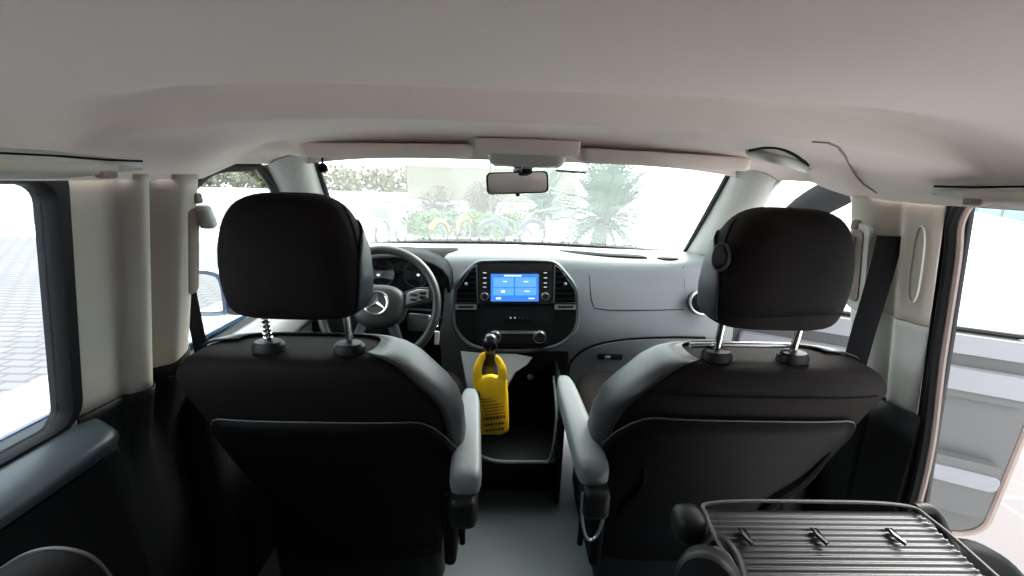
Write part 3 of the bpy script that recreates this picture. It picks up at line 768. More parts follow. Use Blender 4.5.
mb.build('emblem_star', M['chrome'], em, ang=5)
MB().lathe(wp_(0, .002, .0335), WN, [(-.002, .035), (.0, .035), (.001, .001)], 32).build('emblem_ground', M['bezel'], em)
MB().lathe(wp_(0, -.01, -.03), -WN, [(0, .05), (.10, .058), (.19, .062), (.24, .06)], 28).build('column_cover', M['dashdark'], swl)
MB().tube([wp_(.05, -.01, -.06), wp_(.12, -.012, -.055), wp_(.165, -.016, -.05)], [.006, .009, .010], 10).build('column_stalk', M['dashdark'], swl)
MB().box(wp_(.118, -.045, -.085), (.085, .05, .06), .015).build('column_switch_housing', M['dash'], swl)

# key with white tag in the ignition
kp = atY(437, 322, 1.36)
ky = thing('ignition_key', kp, 'silver key with white tag hanging to the right of steering wheel', 'key')
MB().lathe(kp+V((0, .03, 0)), (0, -1, 0), [(0, .018), (.02, .018), (.024, .013), (.024, .001)], 20).build('ignition_barrel', M['dashdark'], ky)
MB().box(kp+V((0, -.012, 0)), (.012, .04, .022), .004).build('key_bow', M['satin'], ky)
MB().ring(kp+V((.002, -.03, -.014)), .010, .0013, (.3, -.9, 0), 20, 6).build('key_ring', M['chrome'], ky)
MB().box(kp+V((.004, -.032, -.048)), (.017, .003, .050), .0012, Matrix.Rotation(.06, 3, 'Y')).build('tag', M['white'], ky)

# ------------------------------------------------------------------ lower console, gear lever, bag
cs = thing('lower_console', (.03, 1.3, 0), 'dark lower console with pale surround below the screen', 'console')
# pale surround: sloping plate below the stack
g = [(460, 351), (485, 353), (515, 353.5), (533, 357), (528, 364), (516, 372), (509, 384), (503, 402), (470, 402), (465, 380)]
PP = V((0, 1.36, .50)); PN = V((0, -1, .55)).normalized()
def pl(px, py, d=0): return at_plane(px, py, PP, PN)+PN*d
MB().prism([pl(a, b, -.04) for a, b in g], PN*.045, .004).build('shift_surround', M['lightgrey'], cs)
# open box
MB().box((.04, 1.47, .24), (.34, .05, .50), .01).build('back_board', M['matte'], cs)
for x in (-.135, .155):
    MB().box((x, 1.32, .22), (.022, .28, .44), .01).build('side_board', M['black'], cs)
MB().box((.01, 1.32, .16), (.28, .26, .03), .01).build('tray', M['black'], cs)
MB().tube(spline([V((.142, 1.35, .42)), V((.138, 1.20, .36)), V((.132, 1.19, .24)), V((.118, 1.185, .185)), V((.08, 1.183, .18)), V((-.06, 1.183, .18)), V((-.12, 1.185, .2))], 6), .006, 8).build('tray_lip', M['dash'], cs)
MB().box((.01, 1.36, .07), (.29, .24, .14), .02).build('console_foot', M['black'], cs)
MB().lathe((.062, 1.443, .37), (0, -1, 0), [(0, .012), (.006, .012), (.008, .001)], 16).build('socket', M['satin'], cs)
gp = V((-.094, 1.22, .612))
gl_ = thing('gear_lever', V((-.094, 1.29, .48)), 'black gear lever with shiny round knob below the screen', 'gear lever')
MB().lathe(gp+V((0, 0, -.024)), (0, -.05, 1), [(-.012, .014), (-.004, .020), (.010, .0265), (.026, .0275), (.040, .022), (.049, .012), (.051, .001)], 26).build('knob', M['piano'], gl_)
MB().tube([gp+V((0, .0, -.02)), gp+V((0, .02, -.07)), V((-.096, 1.27, .50))], [.015, .017, .020], 12).build('shaft', M['black'], gl_)
MB().lathe(gp+V((0, .003, -.040)), (0, -.1, 1), [(0, .016), (.010, .016)], 18).build('collar', M['satin'], gl_)
MB().loft([sell(-.096, 1.262, .016, .016, .535, 2, 24), sell(-.096, 1.268, .026, .026, .51, 2.2, 24), sell(-.096, 1.275, .03, .03, .49, 2.4, 24), sell(-.096, 1.28, .045, .045, .455, 2.6, 24)]).build('gaiter', M['wheel'], gl_)
# yellow bag hung over the lever
by = 1.215
bag = thing('yellow_bag', atY(490, 372, by), 'yellow plastic bag with brown printed lines hanging from gear lever', 'bag')
bo = [(478, 359), (476, 367), (475.5, 376), (477, 398), (478, 418), (478, 431), (485, 432), (493, 431.5), (500, 433), (507, 435.5), (509, 432), (508.5, 410), (507.5, 392), (507, 374), (502, 364), (499, 359), (497.5, 367), (497, 373), (491, 375), (484, 373), (481.5, 368), (481, 360)]
rows = []
def bagp(px, py, dy=0): 
    p = atY(px, py, by); return p+V((0, dy, 0))
fr_ = []; bk_ = []
# body as a lofted pouch
lv = [(374, 474, 506.5), (380, 473, 507), (392, 474, 508), (405, 475, 508.5), (418, 476, 509), (428, 477, 509), (434, 478, 508.5)]
rings = []
for i, (y, x0, x1) in enumerate(lv):
    cx_ = (x0+x1)/2; hw = (x1-x0)/2; th = (.004, .014, .020, .021, .018, .012, .003)[i]
    r = []
    for k in range(32):
        a = 2*PI*k/32; px = cx_+hw*sgnpow(math.cos(a), .8)
        pyy = y+(2.2*math.sin((px-474)*.28) if i in (0, len(lv)-1) else 0)
        crease = .0025*math.sin(px*1.1+i*.9)+.0018*math.sin(px*.45-i*1.7)
        r.append(bagp(px, pyy)+V((0, -th*math.sin(a)+crease*(abs(math.sin(a))), 0)))
    rings.append(r)
bb = MB().loft(rings).build('pouch', M['yellow'], bag, sub=1, ang=180)
for q in ([(478, 381), (477.5, 370), (480, 362), (484, 357), (487, 358)], [(502.5, 379), (502.5, 370), (500, 364), (497, 360), (495, 359)]):
    pth = spline([bagp(*p, dy=-.006+.03*max(0, 372-p[1])/20) for p in q], 5); n_ = len(pth)
    MB().tube(pth, [(.016-.008*k/n_, .003) for k in range(n_)], 8, flat=(1, 0, -.3)).build('handle_strap', M['yellow'], bag)
mb = MB()
random.seed(3)
for yy, x0, x1, h in ((396, 482, 492, .7), (398.5, 482, 496, .7), (402, 483, 503, .8), (405, 484, 504, .8), (408, 485, 503, .7), (411, 485, 505, .9), (414, 484, 505, 3.0), (420.5, 485, 505, 2.2), (426, 486, 504, 2.0)):
    x = x0
    while x < x1:
        w = random.uniform(1.2, 3.2)
        sl = -.12
        q = [(x, yy+sl*(x-x0)), (min(x1, x+w), yy+sl*(x+w-x0)), (min(x1, x+w), yy+h+sl*(x+w-x0)), (x, yy+h+sl*(x-x0))]
        mb.prism([bagp(a, b)+V((0, -.0215-.0012*math.sin(a), 0)) for a, b in q], V((0, -.0006, 0)))
        x += w+random.uniform(.5, .9)
mb.build('printed_line', M['ink'], bb)

# ------------------------------------------------------------------ sun visors, mirror, overhead console, handles
def visor(x0, x1, label, piv):
    t = thing('sun_visor', ((x0+x1)/2, 1.12, 1.2), label, 'sun visor', 'sun visors')
    o = rrect(x0, x1, 0, .125, .028, 6)
    def P(x, w, d):
        zz = 1.186+.012*(1-(x/.62)**2)-.006
        return V((x, 1.078+w*.96, zz+w*.10+d))
    mb = MB().loft([[P(lerp(x, (x0+x1)/2, .03), lerp(w, .06, .06), -.020) for x, w in o], [P(x, w, -.014) for x, w in o], [P(x, w, .010) for x, w in o], [P(lerp(x, (x0+x1)/2, .03), lerp(w, .06, .06), .015) for x, w in o]])
    mb.build('visor_panel', M['headliner'], t, ang=60)
    px = x0+.012 if piv < 0 else x1-.012
    a = P(px, .115, 0)
    MB().tube([a+V((0, .0, .02)), a+V((0, .0, -.004)), a+V((piv*-.02, -.01, -.006))], .006, 8).build('visor_hinge', M['grey_trim'], t)
    cx_ = x1-.02 if piv < 0 else x0+.02
    MB().box(P(cx_, .118, .006), (.024, .014, .02), .004).build('visor_clip', M['grey_trim'], t)
    return t
vl = visor(-.592, -.150, 'beige sun visor folded up above the steering wheel', -1)
visor(.135, .590, 'beige sun visor folded up on the passenger side of windscreen', 1)
# dark knob hanging at the left end of the windscreen
kn = atY(323, 168, 1.215)
kt = thing('round_clip', kn+V((0, 0, .03)), 'small black round clip hanging at the left end of the windscreen top', 'clip')
MB().lathe(kn, (0, -1, .2), [(-.006, .012), (.004, .014), (.008, .010), (.009, .001)], 20).build('disc', M['matte'], kt)
MB().tube([kn+V((0, 0, .012)), kn+V((.001, -.002, .038))], .003, 8).build('stem', M['matte'], kt)

oc = thing('overhead_console', (0, 1.13, 1.2), 'grey overhead lamp console between the sun visors', 'console')
rows = []
o = [(-.135, 1.085), (-.12, 1.07), (0, 1.062), (.115, 1.07), (.13, 1.085), (.11, 1.16), (.06, 1.20), (-.07, 1.20), (-.115, 1.16)]
oo = closed_spline([V((x, y, 1.222)) for x, y in o], 4); occ = V((0, 1.13, 1.222))
MB().loft([oo, [p+V((0, 0, -.030)) for p in oo], [p.lerp(occ, .06)+V((0, 0, -.036)) for p in oo], [p.lerp(occ, .30)+V((0, 0, -.038)) for p in oo]]).build('housing', M['headliner'], oc, ang=50)
MB().loft([[V((x, y, z)) for x, y in rrect(-.105*q, .10*q, 1.075, 1.19, .03, 5)] for z, q in ((1.19, 1.0), (1.170, .98), (1.160, .90), (1.157, .6))]).build('lamp_unit', M['grey_trim'], oc, ang=50)
for x in (-.058, .054):
    MB().box((x, 1.115, 1.163), (.066, .06, .014), .005).build('lamp_lens', M['lamp'], oc)
MB().box((0, 1.10, 1.158), (.03, .04, .012), .004).build('switch', M['satin'], oc)
MB().box((0, 1.14, 1.148), (.03, .03, .02), .006).build('mirror_socket', M['black'], oc)

mc = atY(517.5, 182.8, 1.17)
mr = thing('rear_view_mirror', mc+V((0, .03, .05)), 'black framed rear view mirror hanging at the top of the windscreen', 'mirror')
Rm = Matrix.Rotation(math.radians(-6), 3, 'Y') @ Matrix.Identity(3)
mn = V((.08, -1, .05)).normalized()      # facing direction of the glass
mx_ = V((0, 0, 1)).cross(-mn).normalized(); mu = (-mn).cross(mx_); 
mx_ = (mx_*math.cos(.06)-mu*math.sin(.06)); mu = (-mn).cross(mx_)
if mx_.x < 0: mx_ = -mx_
mu = V((0, 0, 1)) - mn*mn.z; mu = (mu-mx_*mu.dot(mx_)).normalized()
o = rrect(-.088, .088, -.030, .030, .013, 5)
def mp_(a, b, d): return mc+mx_*a+mu*b+mn*d
MB().loft([[mp_(a*.75, b*.7, -.034) for a, b in o], [mp_(a*.96, b*.95, -.022) for a, b in o], [mp_(a, b, -.004) for a, b in o], [mp_(a, b, .002) for a, b in o], [mp_(a*.975, b*.93, .003) for a, b in o]]).build('housing', M['black'], mr, ang=50)
o = rrect(-.083, .083, -.0265, .0265, .011, 5)
MB().prism([mp_(a, b, .0032) for a, b in o], mn*.001).build('mirror_pane', M['mirror'], mr)
MB().tube([mp_(0, .02, -.02), mp_(0, .035, -.015), V((0, 1.14, 1.155))], .011, 10).build('stem', M['black'], mr)
MB().box(mp_(0, -.033, -.004), (.012, .012, .008), .002).build('dimmer_tab', M['black'], mr)
# dark strip on the glass
p = atY(571, 171.5, 1.27)
tag(MB().box(p, (.092, .004, .007), .002, Matrix.Rotation(math.radians(2), 3, 'Y')).build('dark_strip', M['postgrey']), 'short dark strip on the windscreen right of the mirror', 'strip')

def handle(name, pts, r, label, m=M['grey_trim'], off=V((0, 0, 0)), mount=.014):
    pts = [V(p) for p in pts]; t = thing(name, pts[0].lerp(pts[-1], .5), label, 'handle')
    pth = spline(pts, 6)
    MB().tube(pth, r, 12).build('grip', m, t)
    for p in (pts[0], pts[-1]):
        MB().lathe(p+V((0, 0, -.004)), (0, 0, 1), [(0, mount*.8), (.008, mount), (.045, mount*1.1)], 16).build('mount', m, t)
    return t
h1 = [on_ceil(752, 151), on_ceil(772, 150), on_ceil(790, 155), on_ceil(806, 167)]
h1 = [h1[0]+V((0, 0, -.004)), h1[1]+V((0, -.004, -.016)), h1[2]+V((0, -.004, -.016)), h1[3]+V((0, 0, -.004))]
gh = handle('grab_handle', h1, .010, 'pale grey curved grab handle above the open passenger door')
MB().tube(spline([on_ceil(750, 150), on_ceil(764, 147), on_ceil(780, 148), on_ceil(796, 155), on_ceil(808, 165)], 5), .0045, 6).build('handle_shadow', M['matte'], gh)  # matte black tube painted in as the shadow above the handle
# long rear handles set in the roof rail
for sx, lab, ya, yb in ((-1, 'pale long grab handle above the rear side window on the left', .10, .735), (1, 'pale long grab handle above the open sliding door', .10, .705)):
    t = thing('rail_handle', (sx*.68, .45, 1.16), lab, 'handle', 'rear grab handles')
    def P(y, d, dz=0):
        xe, ze = interp(EDGE, y); pnt = ceil_pt(y, sx*(.983+d*.4)); return pnt+V((-sx*.006, 0, -.004+dz))
    o = []
    rows = []
    for k in range(18):
        y = lerp(ya, yb, k/17); w = 1 if k < 14 else max(.12, 1-((k-13)/4)**2)
        a = P(y, -.035*w); b = P(y, .035*w, 0)
        nrm = V((-sx*.6, 0, -.8))
        rows.append([a+nrm*-.014, a+nrm*.004, a.lerp(b, .3)+nrm*.009*w, a.lerp(b, .7)+nrm*.009*w, b+nrm*.004, b+nrm*-.014])
    MB().grid(rows).build('bezel', M['grey_trim'], t, solid=.002, ang=50)
    pth = [P(lerp(ya, yb-.06, k/10), .004)+V((-sx*.008, 0, -.002)) for k in range(11)]
    MB().tube(pth, [(.011, .007)]*11, 10, flat=(0, 0, 1)).build('grip', M['beige'], t)
    MB().tube([P(lerp(ya, yb-.01, k/10), -.040)+V((-sx*.0, 0, -.002)) for k in range(5, 11)], .0018, 6).build('gap', M['matte'], t)
    MB().box(P(yb-.075, .01)+V((-sx*.010, 0, -.010)), (.014, .028, .012), .004).build('mount', M['seal'], t)

# ------------------------------------------------------------------ left door mirror
mcx = V((-1.085, 1.285, .728))
wm = thing('wing_mirror', mcx, 'dark blue wing mirror outside the left front window', 'mirror')
o = [(-.075, -.055), (-.060, -.073), (.02, -.075), (.10, -.070), (.115, -.05), (.115, .05), (.09, .078), (.02, .082), (-.035, .066), (-.068, .02)]
oc_ = [(p.x, p.y) for p in closed_spline([V((a, b, 0)) for a, b in o], 4)]
def wmP(a, b, d, s=1): return mcx+V((a*s+.02*(1-s), d+.0*a, b*s))
MB().loft([[wmP(a, b, .10, .45) for a, b in oc_], [wmP(a, b, .085, .75) for a, b in oc_], [wmP(a, b, .05, .95) for a, b in oc_], [wmP(a, b, .0) for a, b in oc_], [wmP(a, b, -.006) for a, b in oc_], [wmP(a, b, -.004, .86) for a, b in oc_], [wmP(a, b, .006, .84) for a, b in oc_]]).build('housing', M['bluepaint'], wm, ang=50)
MB().prism([wmP(a, b, .004, .83) for a, b in oc_], V((0, -.004, 0))).build('mirror_pane', M['mirror'], wm)
MB().tube([mcx+V((.08, .03, -.05)), mcx+V((.15, .06, -.065)), V((-.86, 1.40, .67))], [(.03, .018)]*3, 10).build('arm', M['black'], wm)

# ------------------------------------------------------------------ folded rear seat in the foreground (right)
fs_ = thing('folded_rear_seat', (.40, .3, .3), 'folded rear seat with ribbed grey back in the foreground', 'seat')
FX0, FX1 = .238, .632
def fp(px, py, z=0): return atZ(px, py, z)
top_l = atY(700, 507, .505); 
zt = .640
# ribbed board: rows of ribs running across, falling slightly to the camera
rows = []
N_ = 336
for i in range(N_+1):
    y = lerp(.509, .16, i/N_); z = .640-.055*(i/N_)-.008*max(0, 1-i/14)**2
    ph = (i/N_)*42
    z += .0013*sgnpow(math.sin(2*PI*ph), .6) if i > 10 else 0
    rows.append([V((x, y, z)) for x in [lerp(.258, .600, k/8) for k in range(9)]])
rb = MB().grid(rows).build('ribbed_back', M['ribbed'], fs_, ang=50)
rim_ = [V((.252, .16, .60)), V((.252, .40, .634)), V((.256, .485, .642)), V((.275, .508, .646)), V((.42, .512, .647)), V((.575, .508, .646)), V((.598, .480, .644)), V((.604, .40, .634)), V((.612, .16, .60))]
MB().tube(spline(rim_, 6), .0028, 8).build('board_rim', M['piping'], fs_)
MB().box((.43, .32, .530), (.34, .34, .11), .03, Matrix.Rotation(math.radians(9), 3, 'X')).build('backrest', M['fabric'], fs_)
MB().box((.43, .30, .40), (.44, .50, .14), .05).build('seat_cushion', M['fabric'], fs_)
MB().box((.43, .26, .17), (.36, .36, .32), .03).build('seat_base', M['black'], fs_)
for px in (744, 817, 893):
    p = atZ(px, 536, .6345)
    hk = MB().prism([p+V(q) for q in ((-.004, .010, .003), (.006, .009, .003), (.004, -.016, .003), (-.001, -.018, .003))], V((0, 0, .002))).build('hook_slot', M['matte'], rb)
    MB().prism([p+V(q) for q in ((-.006, -.004, .003), (-.003, .006, .003), (.001, -.017, .003), (-.002, -.020, .003))], V((0, 0, .005))).build('hook', M['dimmetal'], rb)
# corner brackets of the hinge
mb = MB().box((.234, .492, .622), (.048, .05, .05), .018); mb.build('corner_bracket', M['black'], fs_)
mb = MB().tube(spline([V((.600, .506, .640)), V((.622, .506, .640)), V((.632, .495, .625)), V((.632, .46, .59)), V((.63, .43, .55))], 5), [(.009, .008)]*21, 10); mb.build('corner_bracket', M['black'], fs_)
# hinge disc and arms on the left
for i, (px, py, r, d) in enumerate(((708, 572, .040, .0),)):
    c0 = atY(px, py+14, .385)
    hd = MB().lathe(c0, (-.55, -.75, .45), [(-.03, r*.96), (.0, r), (.008, r*.96), (.012, r*.85), (.013, .001)], 36).build('hinge_disc', M['black'], fs_)
pa = spline([atY(704, 546, .46), atY(716, 538, .455), atY(728, 545, .44), atY(738, 562, .42), atY(745, 590, .39)], 6)
MB().tube(pa, [(.009, .006)]*len(pa), 10).build('hinge_arm', M['black'], fs_)
pa = spline([atY(690, 560, .45), atY(684, 580, .43), atY(674, 610, .40)], 6)
MB().tube(pa, .012, 10).build('hinge_arm', M['ledge'], fs_)
pa = spline([atY(714, 549, .42), atY(727, 556, .41), atY(735, 575, .39), atY(739, 600, .37)], 6)
MB().tube(pa, .004, 8).build('hinge_edge', M['piping'], fs_)
# round covers on the right
c0 = atY(985, 588, .47); MB().lathe(c0, (-.2, -.75, .7), [(-.05, .062), (-.01, .066), (.006, .060), (.016, .045), (.02, .001)], 36).build('hinge_cover', M['shell'], fs_)
c0 = atY(940, 590, .42); MB().lathe(c0, (-.1, -.8, .6), [(-.05, .042), (-.01, .046), (.006, .040), (.012, .028), (.014, .001)], 32).build('hinge_cover', M['black'], fs_)

# the other rear seat, bottom left corner
rs = thing('rear_bench', (-.62, .25, .3), 'dark rear seat with rounded shoulder in the lower left corner', 'seat')
a0 = [atY(-30, 588, .42), atY(0, 570, .42), atY(25, 555, .42), atY(50, 549, .42), atY(75, 551, .42), atY(95, 560, .42), atY(112, 580, .42), atY(125, 610, .42)]
sh = spline(a0, 5); base = [V((p.x, p.y, .30)) for p in (sh[-1], sh[0])]
MB().prism(sh+[V((sh[-1].x+.02, .42, .25)), V((sh[0].x, .42, .25))], V((0, -.10, .02)), .02).build('backrest', M['fabric'], rs, ang=50)
MB().tube([p+V((0, .0, .001)) for p in sh], .0022, 8).build('piping', M['piping'], rs)
MB().box((-.56, .20, .17), (.36, .42, .30), .05).build('seat_cushion', M['fabric'], rs)

# ------------------------------------------------------------------ outside
GZ = -.5
def strip(name, x0, x1, y0, y1, m, z=GZ, th=.05):
    o = MB().box(((x0+x1)/2, (y0+y1)/2, z-th/2), (x1-x0, y1-y0, th)).build(name, m); return o
struct(strip('ground', -70, 70, -40, 140, M['concrete'], GZ-.02))
struct(strip('cobble_paving', -40, -3.7, -20, 9.6, M['cobble'], GZ, .03))
struct(strip('slab_paving', -3.7, -1.0, -20, 9.6, M['paleslab'], GZ, .03))
M['greyslab'] = paving('grey_slab_paving', (.068, .062, .062), (.060, .055, .056), (.10, .095, .095), 1.0, .012, w=.6, h=.6)
struct(strip('slab_paving', 1.75, 3.3, .2, 4.2, M['greyslab'], GZ, .03))
struct(strip('road', -60, -3.4, 12.0, 23.4, M['asphalt'], GZ, .03))
struct(strip('kerb', -60, 10, 23.4, 26, M['kerb'], GZ+.10, .14))

def foliage(mb, c, size, n, lw, ll, up=.3):
    for i in range(n):
        while True:
            q = V((random.uniform(-1, 1), random.uniform(-1, 1), random.uniform(-1, 1)))
            if q.length < 1: break
        p = V(c)+V((q.x*size[0], q.y*size[1], q.z*size[2]))
        d = V((random.uniform(-1, 1), random.uniform(-1, 1), random.uniform(-1+up, 1))).normalized(); s = d.orthogonal().normalized(); s = Matrix.Rotation(random.uniform(0, 6.28), 3, d) @ s
        l = ll*random.uniform(.6, 1.3); w = lw*random.uniform(.6, 1.3)
        mb.add([p-d*l*.5, p+s*w*.5, p+d*l*.5, p-s*w*.5], [(0, 1, 2, 3)])
    return mb
random.seed(11)
# low green planting bed
mb = MB()
for i in range(36):
    x = -2.6+i*.085*1.0
    foliage(mb, (x, 11.0+random.uniform(-.3, .4), -.12+random.uniform(-.05, .10)), (.22, .35, .34), 260, .07, .13)
tag(mb.build('ground_cover', M['hedge'], ang=180), 'low bright green planting behind the bicycles', 'plants', kind='stuff')
# dry shrub
def shrub(cx, cy, h, w, name, m, label, n=260, leaf=True):
    t = thing(name, (cx, cy, GZ), label, 'shrub', 'dry shrubs behind the bicycles')
    mb = MB()
    for i in range(n):
        a = random.uniform(0, 2*PI); r = random.random()**.7*w; hh = h*random.uniform(.55, 1)*(1-.35*(r/w)**2)
        p0 = V((cx+.1*math.cos(a), cy+.1*math.sin(a), GZ)); p2 = V((cx+r*math.cos(a), cy+r*math.sin(a), GZ+hh)); p1 = p0.lerp(p2, .5)+V((0, 0, h*.12))
        mb.tube([p0, p1, p2], [.016, .011, .005], 5)
    mb.build('twigs', M['dry'], t)
    if leaf:
        mb = foliage(MB(), (cx, cy, GZ+h*.58), (w*1.0, w*.7, h*.46), 1500, .05, .11)
        mb.build('leaves', m, t)
    return t
shrub(-2.15, 13.0, 1.35, .70, 'dry_shrub', M['dry'], 'lowest pale brown dry shrub, above the grey bicycle with orange mudguards')
shrub(-.72, 13.2, 1.6, .66, 'dry_shrub', M['dry'], 'taller pale brown shrub behind the bicycles, under the mirror')
# spiky palm-like plant
def spiky(cx, cy, h, n, label, sc=1):
    t = thing('spiky_plant', (cx, cy, GZ), label, 'plant', 'spiky plants')
    mb = MB(); st_ = MB().tube([V((cx, cy, GZ)), V((cx+.05, cy, GZ+.35*h))], [.11*sc, .08*sc], 10); st_.build('trunk', M['bark'], t)
    for i in range(n):
        a = i*2.39996+random.uniform(-.2, .2); el = random.uniform(-.25, 1.45); L = sc*random.uniform(.95, 1.45)*(1 if el > .2 else .8)
        b = V((cx+.03, cy, GZ+h*random.uniform(.28, .42)))
        dr = V((math.cos(a)*math.cos(el), math.sin(a)*math.cos(el), math.sin(el))); sd = V((-math.sin(a), math.cos(a), 0))
        rows = []
        for k in range(8):
            q = k/7; p = b+dr*L*q+V((0, 0, -.42*L*q*q*math.cos(el)))
            w = .055*sc*(math.sin(PI*min(1, .15+q*.9))**.7)*(1-q*.55)
            up = V((0, 0, 1)) if abs(dr.z) < .9 else V((math.cos(a), math.sin(a), 0))
            rows.append([p-sd*w+up*.012, p-up*.004, p+sd*w+up*.012])
        mb.grid(rows)
        # leaflets give the frond its feathered edge
        for k in range(3, 12):
            q = k/12; p = b+dr*L*q+V((0, 0, -.42*L*q*q*math.cos(el)))
            for sgn in (-1, 1):
                dl = (sd*sgn*.75+dr*.65).normalized(); ll = .24*sc*(1-.5*q)
                nrm = dl.cross(dr).normalized()
                s2 = dl.cross(nrm)*.022*sc
                mb.add([p-s2, p+dl*ll*.6-s2*.8+V((0, 0, -.01)), p+dl*ll+V((0, 0, -.05)), p+dl*ll*.6+s2*.8+V((0, 0, -.01)), p+s2], [(0, 1, 2, 3, 4)])
    mb.build('fronds', M['leaf'], t, ang=180)
    return t
spiky(2.45, 10.2, 2.1, 120, 'large spiky green plant right of the mirror seen through the windscreen', 1.5)
spiky(1.30, 14.2, 2.1, 90, 'smaller spiky green plant behind the bicycle with the large dark wheel', 1.3)
# far hedges
mb = MB()
for i in range(60):
    foliage(mb, (-62+i*.95, 46+random.uniform(-1, 1), .6), (1.3, 1.2, random.uniform(1.0, 2.0)), 130, .45, .6)
tag(mb.build('far_hedge', M['farhedge'], ang=180), 'yellow green hedge far beyond the road', 'hedge', kind='stuff')
p0 = (-30, 60)
# signpost
spx = atY(489.5, 222, 12.0)
sg = thing('signpost', (spx.x, 12.0, GZ), 'thin grey post standing behind the bicycles under the mirror', 'post')
MB().tube([V((spx.x, 12, GZ)), V((spx.x, 12, 2.6))], .035, 10).build('pole', M['postgrey'], sg)
MB().lathe((spx.x, 12, GZ), (0, 0, 1), [(0, .07), (.03, .07), (.05, .04)], 16).build('base', M['postgrey'], sg)
MB().box((spx.x, 11.97, 2.35), (.5, .02, .35), .005).build('plate', M['postgrey'], sg)

def bicycle(px, py, Y, yaw, label, paint, guard, basket=False):
    base = atY(px, py, Y); t = thing('bicycle', (base.x, Y, GZ), label, 'bicycle', group='rental bicycles in front of the planting')
    R = Matrix.Rotation(yaw, 3, 'Z'); o = V((base.x, Y, GZ))
    P = lambda x, y, z: o+R @ V((x, y, z))
    ax = R @ V((0, 1, 0))
    for wx in (-.52, .52):
        w = MB().ring(P(wx, 0, .34), .325, .034, ax, 36, 8).build('wheel', M['tyre'], t)
        mb = MB().ring(P(wx, 0, .34), .297, .008, ax, 32, 6)
        for k in range(12):
            a = 2*PI*k/12; mb.tube([P(wx, 0, .34), P(wx+.295*math.cos(a), 0, .34+.295*math.sin(a))], .0025, 4)
        mb.tube([P(wx, -.05, .34), P(wx, .05, .34)], .022, 10); mb.build('spokes', M['satin'], w)
        rows = []
        a0, a1 = ((.15, 2.6) if wx < 0 else (.55, 2.95))
        for k in range(15):
            a = lerp(a0, a1, k/14); rows.append([P(wx+r*math.cos(a), yy, .34+r*math.sin(a)) for r, yy in ((.33, -.06), (.40, -.03), (.40, .03), (.33, .06))])
        MB().grid(rows).build('mudguard', guard, t, solid=.004)
    mb = MB()
    for a, b, r in (((-.12, 0, .36), (-.20, 0, .88), .02), ((-.12, 0, .36), (.36, 0, .72), .026), ((-.17, 0, .62), (.35, 0, .80), .02), ((.34, 0, .70), (.32, 0, .95), .022), ((-.52, 0.05, .34), (-.12, 0.03, .36), .012), ((-.52, -.05, .34), (-.12, -.03, .36), .012), ((-.52, .05, .34), (-.18, .02, .70), .010), ((-.52, -.05, .34), (-.18, -.02, .70), .010)):
        mb.tube([P(*a), P(*b)], r, 8)
    mb.build('frame', paint, t)
    MB().tube([P(.35, .0, .74), P(.42, .045, .62), P(.52, .045, .34)], .013, 8).tube([P(.35, 0, .74), P(.42, -.045, .62), P(.52, -.045, .34)], .013, 8).build('fork', paint, t)
    MB().tube([P(.32, 0, .93), P(.29, 0, 1.06)], .014, 8).tube(spline([P(.16, -.31, 1.04), P(.26, -.22, 1.07), P(.30, 0, 1.05), P(.26, .22, 1.07), P(.16, .31, 1.04)], 5), .022, 8).build('handlebar', M['postgrey'], t)
    for sy in (-1, 1): MB().tube([P(.10, .315*sy, 1.03), P(.20, .285*sy, 1.055)], .028, 8).build('grip', M['tyre'], t)
    MB().loft([[P(lerp(-.36, -.06, k/6), w*math.cos(2*PI*j/12), .93+.02*math.sin(2*PI*j/12)) for j in range(12)] for k, w in enumerate((.05, .09, .095, .07, .04, .03, .02))]).build('saddle', M['tyre'], t)
    MB().tube([P(-.19, 0, .84), P(-.205, 0, .92)], .012, 8).build('seat_post', M['satin'], t)
    MB().ring(P(-.12, 0, .36), .09, .008, ax, 24, 6).tube([P(-.12, -.07, .36), P(-.02, -.08, .24)], .012, 6).tube([P(-.12, .07, .36), P(-.22, .08, .48)], .012, 6).build('crank', M['satin'], t)
    if basket:
        rings = [[P(.50+sx*x, y, z) for x, y in rrect(-.15, .15, -.2, .2, .05, 4)] for sx, z in ((.8, .72), (1, .98))]
        MB().loft(rings, True, False).build('basket', M['basket'], t, solid=.012)
    return t
bicycle(393, 243, 9.7, math.radians(-100), 'pale green bicycle with grey basket, leftmost in front of the planting', M['bikepale'], M['white'], True)
bicycle(452, 243, 9.6, math.radians(-118), 'grey bicycle with orange mudguards and dark raised handlebar', M['bikegrey'], M['orange'])
bicycle(512, 243, 9.7, math.radians(-162), 'grey bicycle with large dark wheel right under the mirror', M['bikegrey'], M['bikegrey'])

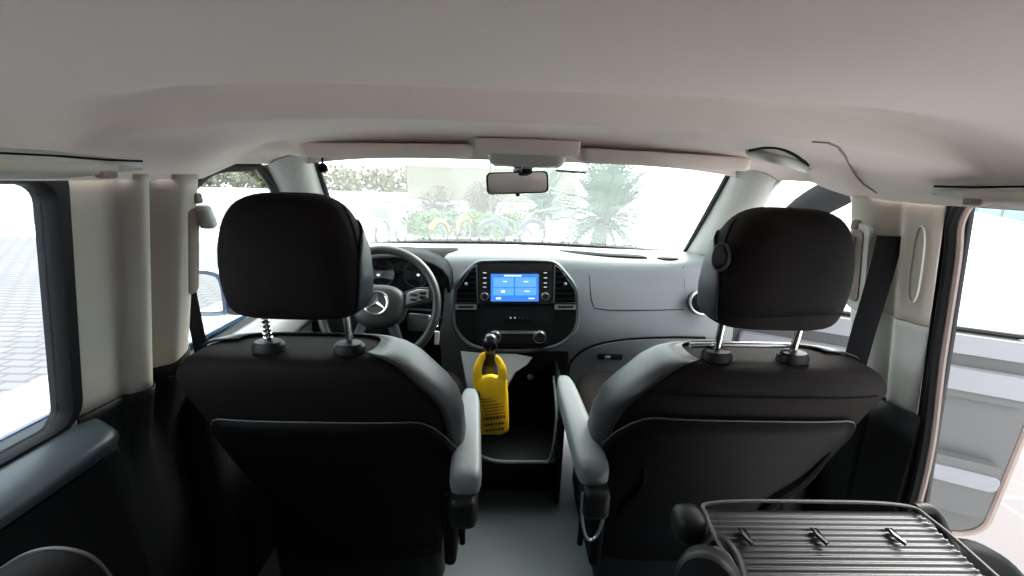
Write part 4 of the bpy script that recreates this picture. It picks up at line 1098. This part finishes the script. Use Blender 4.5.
# building to the right
ba = atZ(950, 207, GZ); bb_ = atZ(1035, 226, GZ)
bdir = (ba-bb_); bdir.z = 0; bdir.normalize(); bn = V((-bdir.y, bdir.x, 0))
if bn.dot(V((CP.x, CP.y, 0))-ba) < 0: bn = -bn
bd = thing('building', bb_, 'white building with blue windows seen through the open door on the right', 'building')
Lb = 60
def B(s, z, d=0): return bb_+bdir*s+bn*d+V((0, 0, z))
mb = MB().prism([B(-40, 0, -.6), B(Lb, 0, -.6), B(Lb, 7, -.6), B(-40, 7, -.6)], -bn*6); mb.build('wall', M['facade'], bd)
for s in (-36, -23.7, -11.4, .9, 13.2, 25.5, 37.8):
    w = MB().prism([B(s, -.2, -.6), B(s+12, -.2, -.6), B(s+12, 4, -.6), B(s, 4, -.6)], bn*.08).build('window', M['postgrey'], bd)
    MB().prism([B(s+.5, .05, -.52), B(s+11.5, .05, -.52), B(s+11.5, 3.85, -.52), B(s+.5, 3.85, -.52)], bn*.02).build('pane', M['bluewin'], w)
# pale house wall far ahead
hw_ = thing('far_wall', (-1, 32, GZ), 'long cream wall in the distance behind the dry shrubs', 'wall')
MB().box((-1, 32, .75), (13, .4, 2.5), .02).build('wall_panel', M['wall_far'], hw_)
MB().box((-1, 32, 2.05), (13.3, .6, .12), .02).build('coping', M['kerb'], hw_)

# ------------------------------------------------------------------ light
W = bpy.data.worlds.new('world'); S.world = W; W.use_nodes = True
nt = W.node_tree; bg = nt.nodes['Background']
SKY = 2.6
bg.inputs[0].default_value = (.93, .97, 1.0, 1); bg.inputs[1].default_value = SKY
sun = bpy.data.lights.new('sun', 'SUN'); sun.energy = 4.0; sun.angle = math.radians(40); sun.color = (1, .93, .85)
so_ = bpy.data.objects.new('sun', sun); COL.objects.link(so_)
so_.rotation_euler = V((-.62, -.50, -.75)).to_track_quat('-Z', 'Y').to_euler()

S.view_settings.view_transform = 'Standard'; S.view_settings.look = 'None'; S.view_settings.gamma = 1; S.view_settings.use_curve_mapping = False
S.view_settings.exposure = 1.6
S.cycles.max_bounces = 12; S.cycles.diffuse_bounces = 6; S.cycles.transparent_max_bounces = 16
S.cycles.use_denoising = True
